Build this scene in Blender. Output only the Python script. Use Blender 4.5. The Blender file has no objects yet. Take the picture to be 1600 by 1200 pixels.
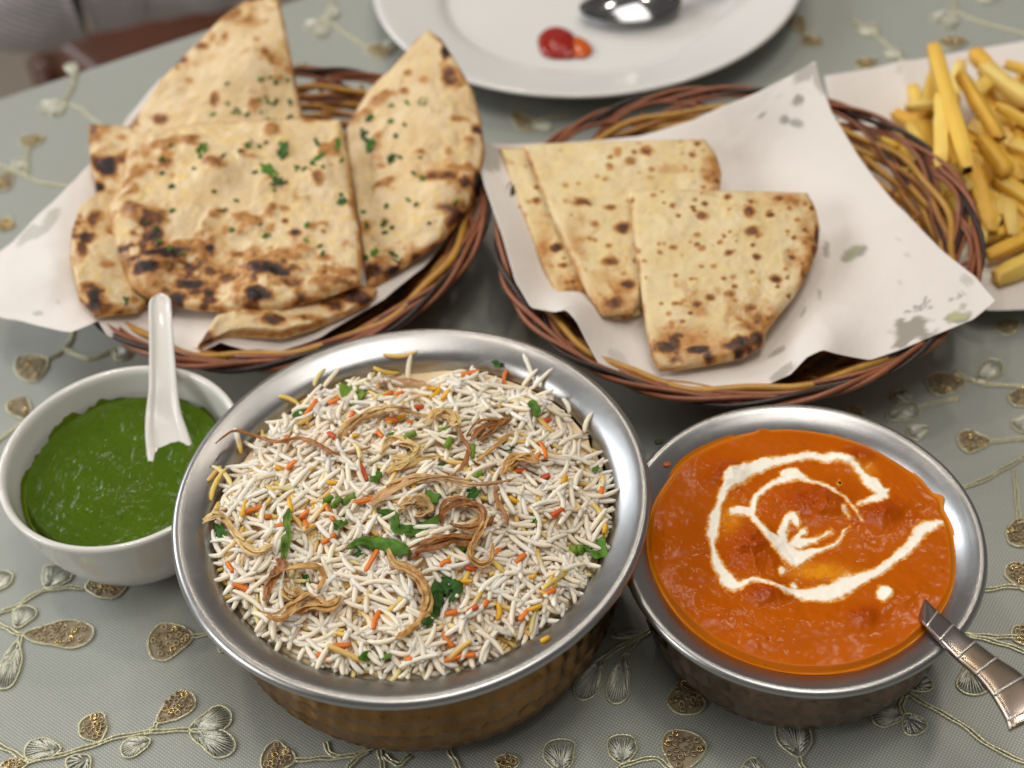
import bpy, math, random
import numpy as np
from mathutils import Vector, Matrix
from mathutils.bvhtree import BVHTree

R = math.radians
rng = np.random.default_rng(7)
random.seed(7)
SC = bpy.context.scene
COL = SC.collection
S = 0.01                       # everything below is written in centimetres

# ------------------------------------------------------------------ camera
FPX, PITCH, ROLL, CH = 2220.0, R(46.25), R(-5.5), 45.0
_c, _s = math.cos(ROLL), math.sin(ROLL)
cam_d = bpy.data.cameras.new('camera')
cam = bpy.data.objects.new('camera', cam_d)
COL.objects.link(cam)
right = Vector((_c, math.sin(PITCH) * _s, math.cos(PITCH) * _s))
up = Vector((-_s, math.sin(PITCH) * _c, math.cos(PITCH) * _c))
fwd = Vector((0, math.cos(PITCH), -math.sin(PITCH)))
M = Matrix.Identity(4)
for i in range(3):
    M[i][0], M[i][1], M[i][2] = right[i], up[i], -fwd[i]
M.translation = Vector((0, 0, CH * S))
cam.matrix_world = M
cam_d.sensor_width = 36
cam_d.lens = 36 * FPX / 1600
cam_d.clip_start, cam_d.clip_end = 0.01, 50
cam_d.dof.use_dof = True
cam_d.dof.focus_distance = 0.485
cam_d.dof.aperture_fstop = 8.0
SC.camera = cam
SC.render.resolution_x, SC.render.resolution_y = 1024, 768

# ------------------------------------------------------------------ light
W = bpy.data.worlds.new('World')
SC.world = W
W.use_nodes = True
W.node_tree.nodes['Background'].inputs[0].default_value = (1.0, 0.95, 0.88, 1)
W.node_tree.nodes['Background'].inputs[1].default_value = 0.2
SC.view_settings.view_transform = 'Standard'
SC.view_settings.look = 'None'
SC.view_settings.gamma = 1
SC.view_settings.exposure = -0.32
SC.cycles.max_bounces = 10
SC.cycles.diffuse_bounces = 8
SC.cycles.use_denoising = True


def area(name, loc, target, size, power, color, shape='DISK', size_y=None):
    d = bpy.data.lights.new(name, 'AREA')
    d.energy, d.color, d.shape, d.size = power, color, shape, size
    if size_y:
        d.size_y = size_y
    o = bpy.data.objects.new(name, d)
    o.location = loc
    o.rotation_euler = (Vector(target) - Vector(loc)).to_track_quat('-Z', 'Y').to_euler()
    COL.objects.link(o)
    return o


area('window_light', (-2.5, 2.3, 1.55), (-0.15, 0.5, 0), 1.5, 54, (0.93, 0.97, 1.0), 'RECTANGLE', 1.2)
area('side_light', (-1.8, 0.0, 1.0), (-0.1, 0.35, 0), 0.8, 18, (1.0, 0.97, 0.93), 'RECTANGLE', 0.8)
area('overhead_fill', (0.1, 0.1, 1.9), (0.0, 0.35, 0), 1.0, 15, (1.0, 0.95, 0.88), 'RECTANGLE', 0.9)  # added soft fill from above, evens out the shading between the rice grains
for lx, ly, pw in ((-0.55, 0.95, 5), (0.75, 1.25, 6), (0.25, 0.15, 3.5), (0.05, 1.75, 4.5), (-0.1, 2.6, 6)):
    area('ceiling_lamp', (lx, ly, 2.0), (lx, ly, 0), 0.16, pw, (1.0, 0.88, 0.74))

# ------------------------------------------------------------------ helpers


def P(pts, z=0.0):
    """points of the photograph (1600 px wide) -> where they stand at height z"""
    p = np.atleast_2d(np.array(pts, float))
    x = p[:, 0] - 800
    y = 600 - p[:, 1]
    x, y = _c * x - _s * y, _s * x + _c * y
    d = np.c_[x, math.cos(PITCH) * FPX + math.sin(PITCH) * y, -math.sin(PITCH) * FPX + math.cos(PITCH) * y]
    z = np.broadcast_to(np.asarray(z, float), (len(p),))
    t = (CH - z) / -d[:, 2]
    return np.c_[d[:, :2] * t[:, None], z]


def proj(q):
    q = np.asarray(q, float) - np.array([0, 0, CH])
    r_, u_, f_ = (np.array(v) for v in (right, up, fwd))
    d = q @ f_
    return np.c_[800 + FPX * (q @ r_) / d, 600 - FPX * (q @ u_) / d]


def _hash(ix, iy, iz, seed):
    h = (ix.astype(np.uint32) * np.uint32(374761393) + iy.astype(np.uint32) * np.uint32(668265263)
         + iz.astype(np.uint32) * np.uint32(2147483647) + np.uint32((seed * 1274126177) & 0xFFFFFFFF))
    h = (h ^ (h >> np.uint32(13))) * np.uint32(1274126177)
    h = h ^ (h >> np.uint32(16))
    return (h & np.uint32(0xFFFF)).astype(float) / 65535.0


def vnoise(p, seed=0):
    p = np.asarray(p, float)
    i = np.floor(p).astype(np.int64)
    f = p - i
    f = f * f * (3 - 2 * f)
    out = 0
    for a in (0, 1):
        for b in (0, 1):
            for c in (0, 1):
                w = (f[:, 0] if a else 1 - f[:, 0]) * (f[:, 1] if b else 1 - f[:, 1]) * (f[:, 2] if c else 1 - f[:, 2])
                out = out + w * _hash(i[:, 0] + a, i[:, 1] + b, i[:, 2] + c, seed)
    return out * 2 - 1


def fbm(p, seed=0, octs=4, freq=1.0, gain=0.5):
    p = np.asarray(p, float)
    if p.shape[1] == 2:
        p = np.c_[p, np.zeros(len(p))]
    s, a, n = 0, 1.0, 0
    for o in range(octs):
        s = s + a * vnoise(p * freq + 17.3 * o, seed + o)
        n += a
        a *= gain
        freq *= 2.03
    return s / n


def sm(x, a, b):
    t = np.clip((x - a) / (b - a), 0, 1)
    return t * t * (3 - 2 * t)


def build_mesh(name, v, faces, mat=None, smooth=True, attrs=None, uv=None):
    """faces: an (n,k) array or a list of such arrays"""
    me = bpy.data.meshes.new(name)
    v = np.asarray(v, float) * S
    fl = faces if isinstance(faces, list) else [faces]
    fl = [np.asarray(f, np.int64) for f in fl if len(f)]
    me.vertices.add(len(v))
    me.vertices.foreach_set('co', v.ravel())
    loops = np.concatenate([f.ravel() for f in fl])
    tot = np.concatenate([np.full(len(f), f.shape[1]) for f in fl])
    start = np.concatenate([[0], np.cumsum(tot)[:-1]])
    me.loops.add(len(loops))
    me.loops.foreach_set('vertex_index', loops)
    me.polygons.add(len(tot))
    me.polygons.foreach_set('loop_start', start)
    me.polygons.foreach_set('loop_total', tot)
    me.update(calc_edges=True)
    if smooth:
        me.polygons.foreach_set('use_smooth', np.ones(len(tot), bool))
    for k, a in (attrs or {}).items():
        a = np.asarray(a, float)
        if a.ndim == 1:
            me.attributes.new(k, 'FLOAT', 'POINT').data.foreach_set('value', a)
        else:
            ca = me.color_attributes.new(k, 'FLOAT_COLOR', 'POINT')
            ca.data.foreach_set('color', np.c_[a[:, :3], np.ones(len(a))].ravel())
    if uv is not None:
        l = me.uv_layers.new(name='UVMap')
        l.data.foreach_set('uv', np.asarray(uv)[loops].ravel())
    me.validate()
    if mat:
        me.materials.append(mat)
    return me


def obj(name, me, parent=None, label=None, cat=None, group=None, kind=None, loc=None):
    o = bpy.data.objects.new(name, me)
    COL.objects.link(o)
    if parent:
        o.parent = parent
    if loc is not None:
        o.location = Vector(loc) * S
    if label:
        o['label'] = label
    if cat:
        o['category'] = cat
    if group:
        o['group'] = group
    if kind:
        o['kind'] = kind
    return o


def thing(name, loc, label, cat, group=None):
    return obj(name, None, None, label, cat, group, None, loc)


def mo(name, v, faces, mat, parent=None, origin=None, **k):
    """mesh object, its vertices given in world cm; origin = the parent's base"""
    mk = {a: k.pop(a) for a in ('smooth', 'attrs', 'uv') if a in k}
    v = np.asarray(v, float)
    if origin is None and parent is None:
        origin = np.array([v[:, 0].mean(), v[:, 1].mean(), v[:, 2].min()])
    if parent is not None and origin is None:
        origin = np.array(BASE.get(parent.name, (0, 0, 0)))
    o = obj(name, build_mesh(name, v - np.asarray(origin), faces, mat, **mk), parent,
            loc=None if parent is not None else origin, **k)
    BASE[o.name] = np.asarray(origin)
    return o


BASE = {}


def place(name, loc, label, cat, group=None):
    o = thing(name, loc, label, cat, group)
    BASE[o.name] = np.array(loc, float)
    return o


def grid_faces(n, m, wrap_m=False):
    i, j = np.meshgrid(np.arange(n - 1), np.arange(m if wrap_m else m - 1), indexing='ij')
    i, j = i.ravel(), j.ravel()
    j2 = (j + 1) % m
    return np.c_[i * m + j, i * m + j2, (i + 1) * m + j2, (i + 1) * m + j]


def resample(pts, n, closed=False, smooth=True):
    p = np.asarray(pts, float)
    if closed:
        p = np.vstack([p, p[:1]])
    if smooth and len(p) > 2:
        q = []
        N = len(p)
        for i in range(N - 1):
            p1, p2 = p[i], p[i + 1]
            p0 = p[i - 1] if i > 0 else (p[-2] if closed else 2 * p1 - p2)
            p3 = p[i + 2] if i + 2 < N else (p[1] if closed else 2 * p2 - p1)
            t = np.linspace(0, 1, 10, endpoint=False)[:, None]
            q.append(0.5 * (2 * p1 + (p2 - p0) * t + (2 * p0 - 5 * p1 + 4 * p2 - p3) * t ** 2
                            + (-p0 + 3 * p1 - 3 * p2 + p3) * t ** 3))
        q.append(p[-1:])
        p = np.vstack(q)
    d = np.r_[0, np.cumsum(np.linalg.norm(np.diff(p[:, :3], axis=0), axis=1))]
    t = np.linspace(0, d[-1], n + 1)[:-1] if closed else np.linspace(0, d[-1], n)
    return np.c_[tuple(np.interp(t, d, p[:, k]) for k in range(p.shape[1]))]


def tube(path, rad, sides=6, closed=False):
    p = np.asarray(path, float)
    n = len(p)
    t = (np.roll(p, -1, 0) - np.roll(p, 1, 0)) if closed else np.gradient(p, axis=0)
    t /= np.linalg.norm(t, axis=1)[:, None] + 1e-9
    nrm = np.zeros_like(p)
    a = np.array([0, 0, 1.0]) if abs(t[0, 2]) < .9 else np.array([1.0, 0, 0])
    for i in range(n):
        a = a - t[i] * (a @ t[i])
        a = a / (np.linalg.norm(a) + 1e-9)
        nrm[i] = a
    b = np.cross(t, nrm)
    ang = np.linspace(0, 2 * np.pi, sides, endpoint=False)
    rad = np.broadcast_to(np.asarray(rad, float), (n,))
    v = (p[:, None] + rad[:, None, None] * (np.cos(ang)[None, :, None] * nrm[:, None] + np.sin(ang)[None, :, None] * b[:, None])).reshape(-1, 3)
    f = grid_faces(n, sides, True)
    if closed:
        k = np.arange(sides)
        f = np.vstack([f, np.c_[(n - 1) * sides + k, (n - 1) * sides + (k + 1) % sides, (k + 1) % sides, k]])
        return v, [f]
    return v, [f, np.arange(sides)[None, ::-1], (n - 1) * sides + np.arange(sides)[None]]


def join(parts):
    vs, fd, off = [], {}, 0
    for v, fs in parts:
        vs.append(v)
        for f in (fs if isinstance(fs, list) else [fs]):
            f = np.asarray(f)
            fd.setdefault(f.shape[1], []).append(f + off)
        off += len(v)
    return np.vstack(vs), [np.vstack(x) for x in fd.values()]


def lathe(profile, n=128, sub=60, disp=None):
    pr = resample(np.c_[np.array(profile, float), np.zeros(len(profile))], sub)[:, :2]
    ang = np.linspace(0, 2 * np.pi, n + 1)
    rr = np.repeat(pr[:, 0][:, None], n + 1, 1)
    zz = np.repeat(pr[:, 1][:, None], n + 1, 1)
    aa = np.repeat(ang[None], sub, 0)
    if disp is not None:
        rr, zz = disp(rr, zz, aa)
    v = np.stack([rr * np.cos(aa), rr * np.sin(aa), zz], -1).reshape(-1, 3)
    l = np.r_[0, np.cumsum(np.linalg.norm(np.diff(pr, axis=0), axis=1))]
    uv = np.stack([aa / (2 * np.pi), np.repeat(l[:, None], n + 1, 1) * 0.1], -1).reshape(-1, 2)
    return v, grid_faces(sub, n + 1)[:, ::-1], uv


def tps(px, z):
    px = np.asarray(px, float) / 100.0
    n = len(px)

    def U(r2):
        return np.where(r2 > 1e-12, 0.5 * r2 * np.log(r2 + 1e-12), 0)
    d2 = ((px[:, None] - px[None]) ** 2).sum(-1)
    A = np.zeros((n + 3, n + 3))
    A[:n, :n] = U(d2) + np.eye(n) * 0.02
    A[:n, n] = 1
    A[:n, n + 1:] = px
    A[n, :n] = 1
    A[n + 1:, :n] = px.T
    w = np.linalg.solve(A, np.r_[z, 0, 0, 0])

    def f(q):
        q = np.asarray(q, float) / 100.0
        return U(((q[:, None] - px[None]) ** 2).sum(-1)) @ w[:n] + w[n] + q @ w[n + 1:]
    return f


def normals_grid(p, wrap=True):
    du = np.gradient(p, axis=0)
    dv = (np.roll(p, -1, 1) - np.roll(p, 1, 1)) if wrap else np.gradient(p, axis=1)
    n = np.cross(du, dv)
    n /= np.linalg.norm(n, axis=-1)[..., None] + 1e-9
    n[n[..., 2] < 0] *= -1
    return n


# ------------------------------------------------------------------ materials


def new_mat(name):
    m = bpy.data.materials.new(name)
    m.use_nodes = True
    nt = m.node_tree
    return m, nt, nt.nodes['Principled BSDF']


def node(nt, t, **k):
    n = nt.nodes.new(t)
    ins = k.pop('ins', {})
    for a, b in k.items():
        setattr(n, a, b)
    for a, b in ins.items():
        if hasattr(b, 'is_output'):
            nt.links.new(b, n.inputs[a])
        else:
            n.inputs[a].default_value = b
    return n


def setp(bs, **k):
    for a, b in k.items():
        a = a.replace('_', ' ')
        if hasattr(b, 'is_output'):
            bs.id_data.links.new(b, bs.inputs[a])
        else:
            bs.inputs[a].default_value = b


def ramp(nt, fac, stops):
    r = node(nt, 'ShaderNodeValToRGB', ins={0: fac})
    e = r.color_ramp.elements
    while len(e) < len(stops):
        e.new(0.5)
    for i, (p, c) in enumerate(stops):
        e[i].position = p
        e[i].color = (c[0], c[1], c[2], 1) if hasattr(c, '__len__') else (c, c, c, 1)
    return r.outputs[0]


def noise(nt, scale, detail=4, rough=0.5, vec=None, dist=0.0):
    n = node(nt, 'ShaderNodeTexNoise', ins={'Scale': scale, 'Detail': detail, 'Roughness': rough, 'Distortion': dist})
    if vec is None:
        vec = node(nt, 'ShaderNodeTexCoord').outputs['Object']
    nt.links.new(vec, n.inputs['Vector'])
    return n.outputs['Fac']


def mix(nt, fac, a, b, blend='MIX'):
    n = node(nt, 'ShaderNodeMix', data_type='RGBA', blend_type=blend)
    for i, x in ((0, fac), (6, a), (7, b)):
        if hasattr(x, 'is_output'):
            nt.links.new(x, n.inputs[i])
        elif i == 0:
            n.inputs[0].default_value = x
        else:
            n.inputs[i].default_value = (x[0], x[1], x[2], 1)
    return n.outputs[2]


def math_(nt, op, a, b=0.0):
    n = node(nt, 'ShaderNodeMath', operation=op)
    for i, x in ((0, a), (1, b)):
        if hasattr(x, 'is_output'):
            nt.links.new(x, n.inputs[i])
        else:
            n.inputs[i].default_value = x
    return n.outputs[0]


def bump(nt, h, strength=0.3, dist=0.001):
    return node(nt, 'ShaderNodeBump', ins={'Height': h, 'Strength': strength, 'Distance': dist}).outputs[0]


def attr(nt, name, out='Fac'):
    return node(nt, 'ShaderNodeAttribute', attribute_name=name).outputs[out]


def simple(name, col, rough=0.5, metal=0.0, var=0.12, vs=300, bs_=0.0, bscale=600, **k):
    m, nt, b = new_mat(name)
    n = noise(nt, vs, 3)
    c = mix(nt, n, [x * (1 - var) for x in col], [min(1, x * (1 + var)) for x in col])
    setp(b, Base_Color=c, Roughness=rough, Metallic=metal, **k)
    if bs_:
        setp(b, Normal=bump(nt, noise(nt, bscale, 3), bs_, 0.0005))
    return m


def mat_steel():
    m, nt, b = new_mat('brushed_steel')
    uv = node(nt, 'ShaderNodeTexCoord').outputs['UV']
    mp = node(nt, 'ShaderNodeMapping', ins={'Vector': uv, 'Scale': (9, 900, 1)}).outputs[0]
    br = noise(nt, 1.0, 5, 0.6, mp)
    sc = noise(nt, 90, 5, 0.6)
    big = noise(nt, 28, 3)
    mp2 = node(nt, 'ShaderNodeMapping', ins={'Vector': node(nt, 'ShaderNodeTexCoord').outputs['Object'], 'Rotation': (0, 0, 0.6), 'Scale': (1, 12, 1)}).outputs[0]
    scr = ramp(nt, noise(nt, 160, 3, 0.6, mp2), [(0.63, 0), (0.70, 1)])
    c = mix(nt, big, (0.34, 0.34, 0.345), (0.45, 0.45, 0.45))
    c = mix(nt, math_(nt, 'MULTIPLY', ramp(nt, noise(nt, 420, 4, 0.7), [(0.62, 0), (0.75, 1)]), 0.35), c, (0.30, 0.29, 0.27))
    rg = math_(nt, 'ADD', math_(nt, 'MULTIPLY', sc, 0.16), math_(nt, 'MULTIPLY', scr, 0.1))
    setp(b, Base_Color=c, Metallic=1.0, Roughness=math_(nt, 'ADD', rg, 0.23))
    h = math_(nt, 'ADD', math_(nt, 'MULTIPLY', br, 0.6), math_(nt, 'MULTIPLY', sc, 0.6))
    h = math_(nt, 'ADD', h, math_(nt, 'MULTIPLY', scr, 0.35))
    setp(b, Normal=bump(nt, h, 0.09, 0.0005))
    return m


def mat_copper(name, base, dark):
    m, nt, b = new_mat(name)
    n1 = noise(nt, 45, 5, 0.6)
    n2 = noise(nt, 260, 3)
    c = mix(nt, ramp(nt, n1, [(0.3, 0), (0.7, 1)]), base, dark)
    c = mix(nt, math_(nt, 'MULTIPLY', ramp(nt, n2, [(0.58, 0), (0.72, 1)]), 0.5), c, [x * 0.4 for x in dark])
    setp(b, Base_Color=c, Metallic=0.92, Roughness=math_(nt, 'ADD', math_(nt, 'MULTIPLY', n1, 0.22), 0.24))
    setp(b, Normal=bump(nt, n2, 0.12, 0.0006))
    return m


def mat_cloth():
    m, nt, b = new_mat('sheer_grey_green_fabric')
    tc = node(nt, 'ShaderNodeTexCoord').outputs['Object']

    def wave(rot, scale):
        mp = node(nt, 'ShaderNodeMapping', ins={'Vector': tc, 'Rotation': (0, 0, rot)}).outputs[0]
        return node(nt, 'ShaderNodeTexWave', wave_type='BANDS', bands_direction='X', wave_profile='SIN',
                    ins={'Vector': mp, 'Scale': scale, 'Distortion': 0.6, 'Detail': 2.0, 'Detail Scale': 3.0}).outputs['Fac']
    w1, w2 = wave(R(38), 300), wave(R(128), 300)
    w = math_(nt, 'MULTIPLY', w1, w2)
    big = noise(nt, 6, 4, 0.5)
    c = mix(nt, big, (0.50, 0.535, 0.49), (0.585, 0.62, 0.57))
    c = mix(nt, w, [0.25, 0.265, 0.24], c)
    fl = ramp(nt, noise(nt, 700, 2, 0.5), [(0.70, 0), (0.80, 1)])
    c = mix(nt, math_(nt, 'MULTIPLY', fl, 0.3), c, (0.75, 0.76, 0.72))
    wr = noise(nt, 9, 3, 0.45)
    setp(b, Base_Color=c, Roughness=math_(nt, 'ADD', math_(nt, 'MULTIPLY', big, 0.12), 0.42), Specular_IOR_Level=0.6,
         Sheen_Weight=0.25, Sheen_Roughness=0.4, Coat_Weight=0.45, Coat_Roughness=0.32)
    n1 = bump(nt, wr, 0.35, 0.006)
    n2 = node(nt, 'ShaderNodeBump', ins={'Height': w, 'Strength': 0.35, 'Distance': 0.0004, 'Normal': n1}).outputs[0]
    setp(b, Normal=n2)
    b.id_data.links.new(n1, b.inputs['Coat Normal'])
    return m


def mat_thread(name, col, metal=0.6, rough=0.35):
    m, nt, b = new_mat(name)
    n = noise(nt, 900, 2)
    setp(b, Base_Color=mix(nt, n, [x * 0.7 for x in col], [min(1, x * 1.2) for x in col]), Metallic=metal, Roughness=rough)
    setp(b, Normal=bump(nt, n, 0.5, 0.0006))
    return m


def translucent(nt, b, c, f):
    out = [n for n in nt.nodes if n.type == 'OUTPUT_MATERIAL'][0]
    t = node(nt, 'ShaderNodeBsdfTranslucent', ins={'Color': c})
    m = node(nt, 'ShaderNodeMixShader', ins={0: f, 1: b.outputs[0], 2: t.outputs[0]})
    nt.links.new(m.outputs[0], out.inputs['Surface'])


def mat_rice():
    m, nt, b = new_mat('cooked_basmati')
    c = attr(nt, 'tint', 'Color')
    n = noise(nt, 260, 3)
    c = mix(nt, n, c, mix(nt, 0.15, c, (0.86, 0.66, 0.40)))
    setp(b, Base_Color=c, Roughness=0.4, Specular_IOR_Level=0.35, Subsurface_Weight=0.6, Subsurface_Radius=(1.0, 0.9, 0.76), Subsurface_Scale=0.0026)
    setp(b, Normal=bump(nt, noise(nt, 1800, 2), 0.12, 0.0003))
    return m


def mat_food(name, rough=0.4, sss=0.0, var=0.25, vs=500, bs_=0.4, spec=0.5, attrname='tint', trans=0.0):
    m, nt, b = new_mat(name)
    c = attr(nt, attrname, 'Color')
    n = noise(nt, vs, 4, 0.6)
    dark = mix(nt, var, c, (0.02, 0.012, 0.004))
    setp(b, Base_Color=mix(nt, n, dark, c), Roughness=rough, Specular_IOR_Level=spec)
    if sss:
        setp(b, Subsurface_Weight=sss, Subsurface_Radius=(1.0, 0.5, 0.2), Subsurface_Scale=0.002)
    if trans:
        translucent(nt, b, c, trans)
    setp(b, Normal=bump(nt, noise(nt, vs * 1.6, 4, 0.6), bs_, 0.0006))
    return m


def mat_bread(name, dough, dough2, butter):
    m, nt, b = new_mat(name)
    ch = attr(nt, 'char')
    gold = attr(nt, 'gold')
    n1 = noise(nt, 60, 5, 0.6)
    n2 = noise(nt, 240, 4, 0.6)
    c = mix(nt, ramp(nt, n1, [(0.35, 0), (0.65, 1)]), dough, dough2)
    c = mix(nt, math_(nt, 'MULTIPLY', ramp(nt, n2, [(0.48, 0), (0.62, 1)]), gold), c, butter)
    n4 = ramp(nt, noise(nt, 110, 4, 0.65, None, 0.4), [(0.54, 0), (0.72, 1)])
    ch = math_(nt, 'ADD', ch, math_(nt, 'MULTIPLY', n4, 0.2))
    f = math_(nt, 'ADD', ch, math_(nt, 'MULTIPLY', math_(nt, 'SUBTRACT', n2, 0.5), math_(nt, 'MULTIPLY', ch, 1.6)))
    c = mix(nt, ramp(nt, f, [(0.06, 0), (0.34, 1)]), c, (0.50, 0.235, 0.060))
    c = mix(nt, ramp(nt, f, [(0.36, 0), (0.62, 1)]), c, (0.135, 0.042, 0.012))
    c = mix(nt, ramp(nt, f, [(0.66, 0), (0.92, 1)]), c, (0.014, 0.009, 0.008))
    fleck = ramp(nt, noise(nt, 900, 2, 0.6), [(0.70, 0), (0.76, 1)])
    c = mix(nt, math_(nt, 'MULTIPLY', fleck, 0.45), c, (0.10, 0.06, 0.03))
    setp(b, Base_Color=c, Roughness=math_(nt, 'SUBTRACT', 0.62, math_(nt, 'MULTIPLY', gold, 0.22)), Specular_IOR_Level=0.4,
         Subsurface_Weight=0.12, Subsurface_Radius=(1, .6, .3), Subsurface_Scale=0.003)
    h = math_(nt, 'ADD', n2, math_(nt, 'MULTIPLY', n1, 1.5))
    setp(b, Normal=bump(nt, h, 0.35, 0.0015))
    return m


def mat_paper():
    m, nt, b = new_mat('greaseproof_paper')
    n = noise(nt, 40, 4)
    mk = attr(nt, 'mark', 'Color')
    c = mix(nt, n, (0.70, 0.655, 0.62), (0.76, 0.715, 0.68))
    c = mix(nt, attr(nt, 'markf'), c, mk)
    setp(b, Base_Color=c, Roughness=0.6, Subsurface_Weight=0.0)
    h = math_(nt, 'ADD', noise(nt, 14, 4, 0.55, None, 0.6), math_(nt, 'MULTIPLY', noise(nt, 400, 3), 0.08))
    setp(b, Normal=bump(nt, h, 0.25, 0.006))
    return m


def mat_curry():
    m, nt, b = new_mat('orange_gravy')
    cr, oil = attr(nt, 'cream'), attr(nt, 'oil')
    n1 = noise(nt, 70, 5, 0.6)
    n2 = noise(nt, 520, 4, 0.6)
    c = mix(nt, n1, (0.43, 0.080, 0.0002), (0.51, 0.108, 0.0003))
    c = mix(nt, attr(nt, 'lump'), c, (0.36, 0.052, 0.0004))
    c = mix(nt, oil, c, (0.70, 0.25, 0.006))
    fleck = ramp(nt, noise(nt, 800, 2, 0.5), [(0.71, 0), (0.77, 1)])
    c = mix(nt, math_(nt, 'MULTIPLY', fleck, 0.6), c, (0.10, 0.02, 0.003))
    f = math_(nt, 'ADD', cr, math_(nt, 'MULTIPLY', math_(nt, 'SUBTRACT', n2, 0.5), 0.75))
    c = mix(nt, ramp(nt, f, [(0.18, 0), (0.45, 1)]), c, (0.72, 0.30, 0.03))
    c = mix(nt, ramp(nt, f, [(0.40, 0), (0.76, 1)]), c, (0.94, 0.90, 0.79))
    setp(b, Base_Color=c, Roughness=math_(nt, 'ADD', math_(nt, 'MULTIPLY', n1, 0.14), 0.12), Specular_IOR_Level=0.13)
    n3 = noise(nt, 1100, 2, 0.6)
    h = math_(nt, 'ADD', math_(nt, 'MULTIPLY', n1, 0.8), math_(nt, 'MULTIPLY', n2, 0.16))
    h = math_(nt, 'ADD', h, math_(nt, 'MULTIPLY', n3, 0.10))
    setp(b, Normal=bump(nt, h, 0.10, 0.0014))
    return m


def mat_chutney():
    m, nt, b = new_mat('green_chutney')
    n1 = noise(nt, 90, 5, 0.65)
    n2 = noise(nt, 500, 4, 0.65)
    c = mix(nt, n1, (0.042, 0.092, 0.0006), (0.075, 0.135, 0.0015))
    c = mix(nt, attr(nt, 'thin'), c, (0.16, 0.24, 0.012))
    fleck = ramp(nt, n2, [(0.60, 0), (0.72, 1)])
    c = mix(nt, math_(nt, 'MULTIPLY', fleck, 0.7), c, (0.012, 0.05, 0.003))
    setp(b, Base_Color=c, Roughness=0.2, Specular_IOR_Level=0.28)
    setp(b, Normal=bump(nt, math_(nt, 'ADD', n1, math_(nt, 'MULTIPLY', n2, 0.35)), 0.24, 0.0014))
    return m


def mat_porcelain(name, col=(0.78, 0.77, 0.74), rough=0.12):
    m, nt, b = new_mat(name)
    n = noise(nt, 30, 3)
    setp(b, Base_Color=mix(nt, n, [x * 0.97 for x in col], col), Roughness=rough, Specular_IOR_Level=0.5, Coat_Weight=0.3, Coat_Roughness=0.06)
    setp(b, Normal=bump(nt, noise(nt, 60, 3), 0.04, 0.001))
    return m


def mat_cane(name, col):
    m, nt, b = new_mat(name)
    n = noise(nt, 120, 4, 0.6)
    n2 = noise(nt, 900, 2, 0.6)
    c = mix(nt, n, [x * 0.6 for x in col], [x * 1.25 for x in col])
    c = mix(nt, math_(nt, 'MULTIPLY', ramp(nt, n2, [(0.6, 0), (0.75, 1)]), 0.5), c, [x * 0.25 for x in col])
    setp(b, Base_Color=c, Roughness=0.38, Specular_IOR_Level=0.5)
    setp(b, Normal=bump(nt, n2, 0.3, 0.0006))
    return m


STEEL = mat_steel()
COPPER = mat_copper('hammered_copper', (0.33, 0.18, 0.065), (0.18, 0.09, 0.033))
COPPER2 = mat_copper('tarnished_copper', (0.26, 0.175, 0.125), (0.11, 0.078, 0.06))
CLOTH = mat_cloth()
CORD = mat_thread('pale_gold_cord', (0.66, 0.64, 0.44), 0.4, 0.3)
FILL = mat_thread('silver_thread', (0.68, 0.69, 0.60), 0.3, 0.4)
PATCH = simple('bronze_sequin_base', (0.32, 0.26, 0.17), 0.5, 0.15, 0.4, 500, 0.4, 800)
SEQ = simple('bronze_sequin', (0.46, 0.36, 0.22), 0.35, 0.7, 0.3, 200)
SEQG = simple('gold_sequin', (0.95, 0.70, 0.30), 0.18, 1.0, 0.1, 200)
RICE = mat_rice()
CARROT = mat_food('carrot', 0.35, 0.3, 0.12, 300, 0.2)
ONION = mat_food('fried_onion', 0.3, 0.25, 0.3, 330, 1.0)
LEAF = mat_food('coriander', 0.5, 0.0, 0.45, 380, 0.8, 0.3, trans=0.25)
NAAN = mat_bread('naan_dough', (0.68, 0.49, 0.26), (0.80, 0.66, 0.44), (0.74, 0.53, 0.18))
KULCHA = mat_bread('kulcha_dough', (0.68, 0.52, 0.26), (0.78, 0.66, 0.43), (0.74, 0.58, 0.26))
PAPER = mat_paper()
CURRY = mat_curry()
CHUTNEY = mat_chutney()
PORC = mat_porcelain('white_porcelain')
MELA = mat_porcelain('white_melamine', (0.76, 0.74, 0.71), 0.32)
PLATEM = mat_porcelain('plate_porcelain', (0.75, 0.745, 0.73), 0.14)
CANE_R = mat_cane('red_brown_cane', (0.29, 0.098, 0.043))
CANE_B = mat_cane('dark_cane', (0.030, 0.020, 0.016))
CANE_Y = mat_cane('ochre_cane', (0.56, 0.29, 0.05))
CANE_O = mat_cane('orange_cane', (0.44, 0.19, 0.045))
FRY = mat_food('fried_potato', 0.45, 0.2, 0.1, 150, 0.5)
KETCH = simple('ketchup', (0.30, 0.012, 0.006), 0.15, 0, 0.15, 100, 0.1, 200)
DSTEEL = simple('polished_dark_steel', (0.35, 0.35, 0.36), 0.12, 1.0, 0.1, 100)


def mat_spoon():
    m, nt, b = new_mat('reflection_toned_steel')
    n = noise(nt, 55, 4, 0.6)
    c = mix(nt, ramp(nt, n, [(0.42, 0), (0.62, 1)]), (0.38, 0.345, 0.335), (0.37, 0.29, 0.215))  # coppery reflections on the steel, put into its base colour
    setp(b, Base_Color=c, Metallic=1.0, Roughness=0.24)
    return m


SPOONM = mat_spoon()

# ------------------------------------------------------------------ table and cloth
eu = np.array([1, 0.45, 0]) / math.hypot(1, 0.45)
en = np.array([-eu[1], eu[0], 0])          # points off the table
E0 = np.array([-27.26, 69.1, 0])


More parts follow.
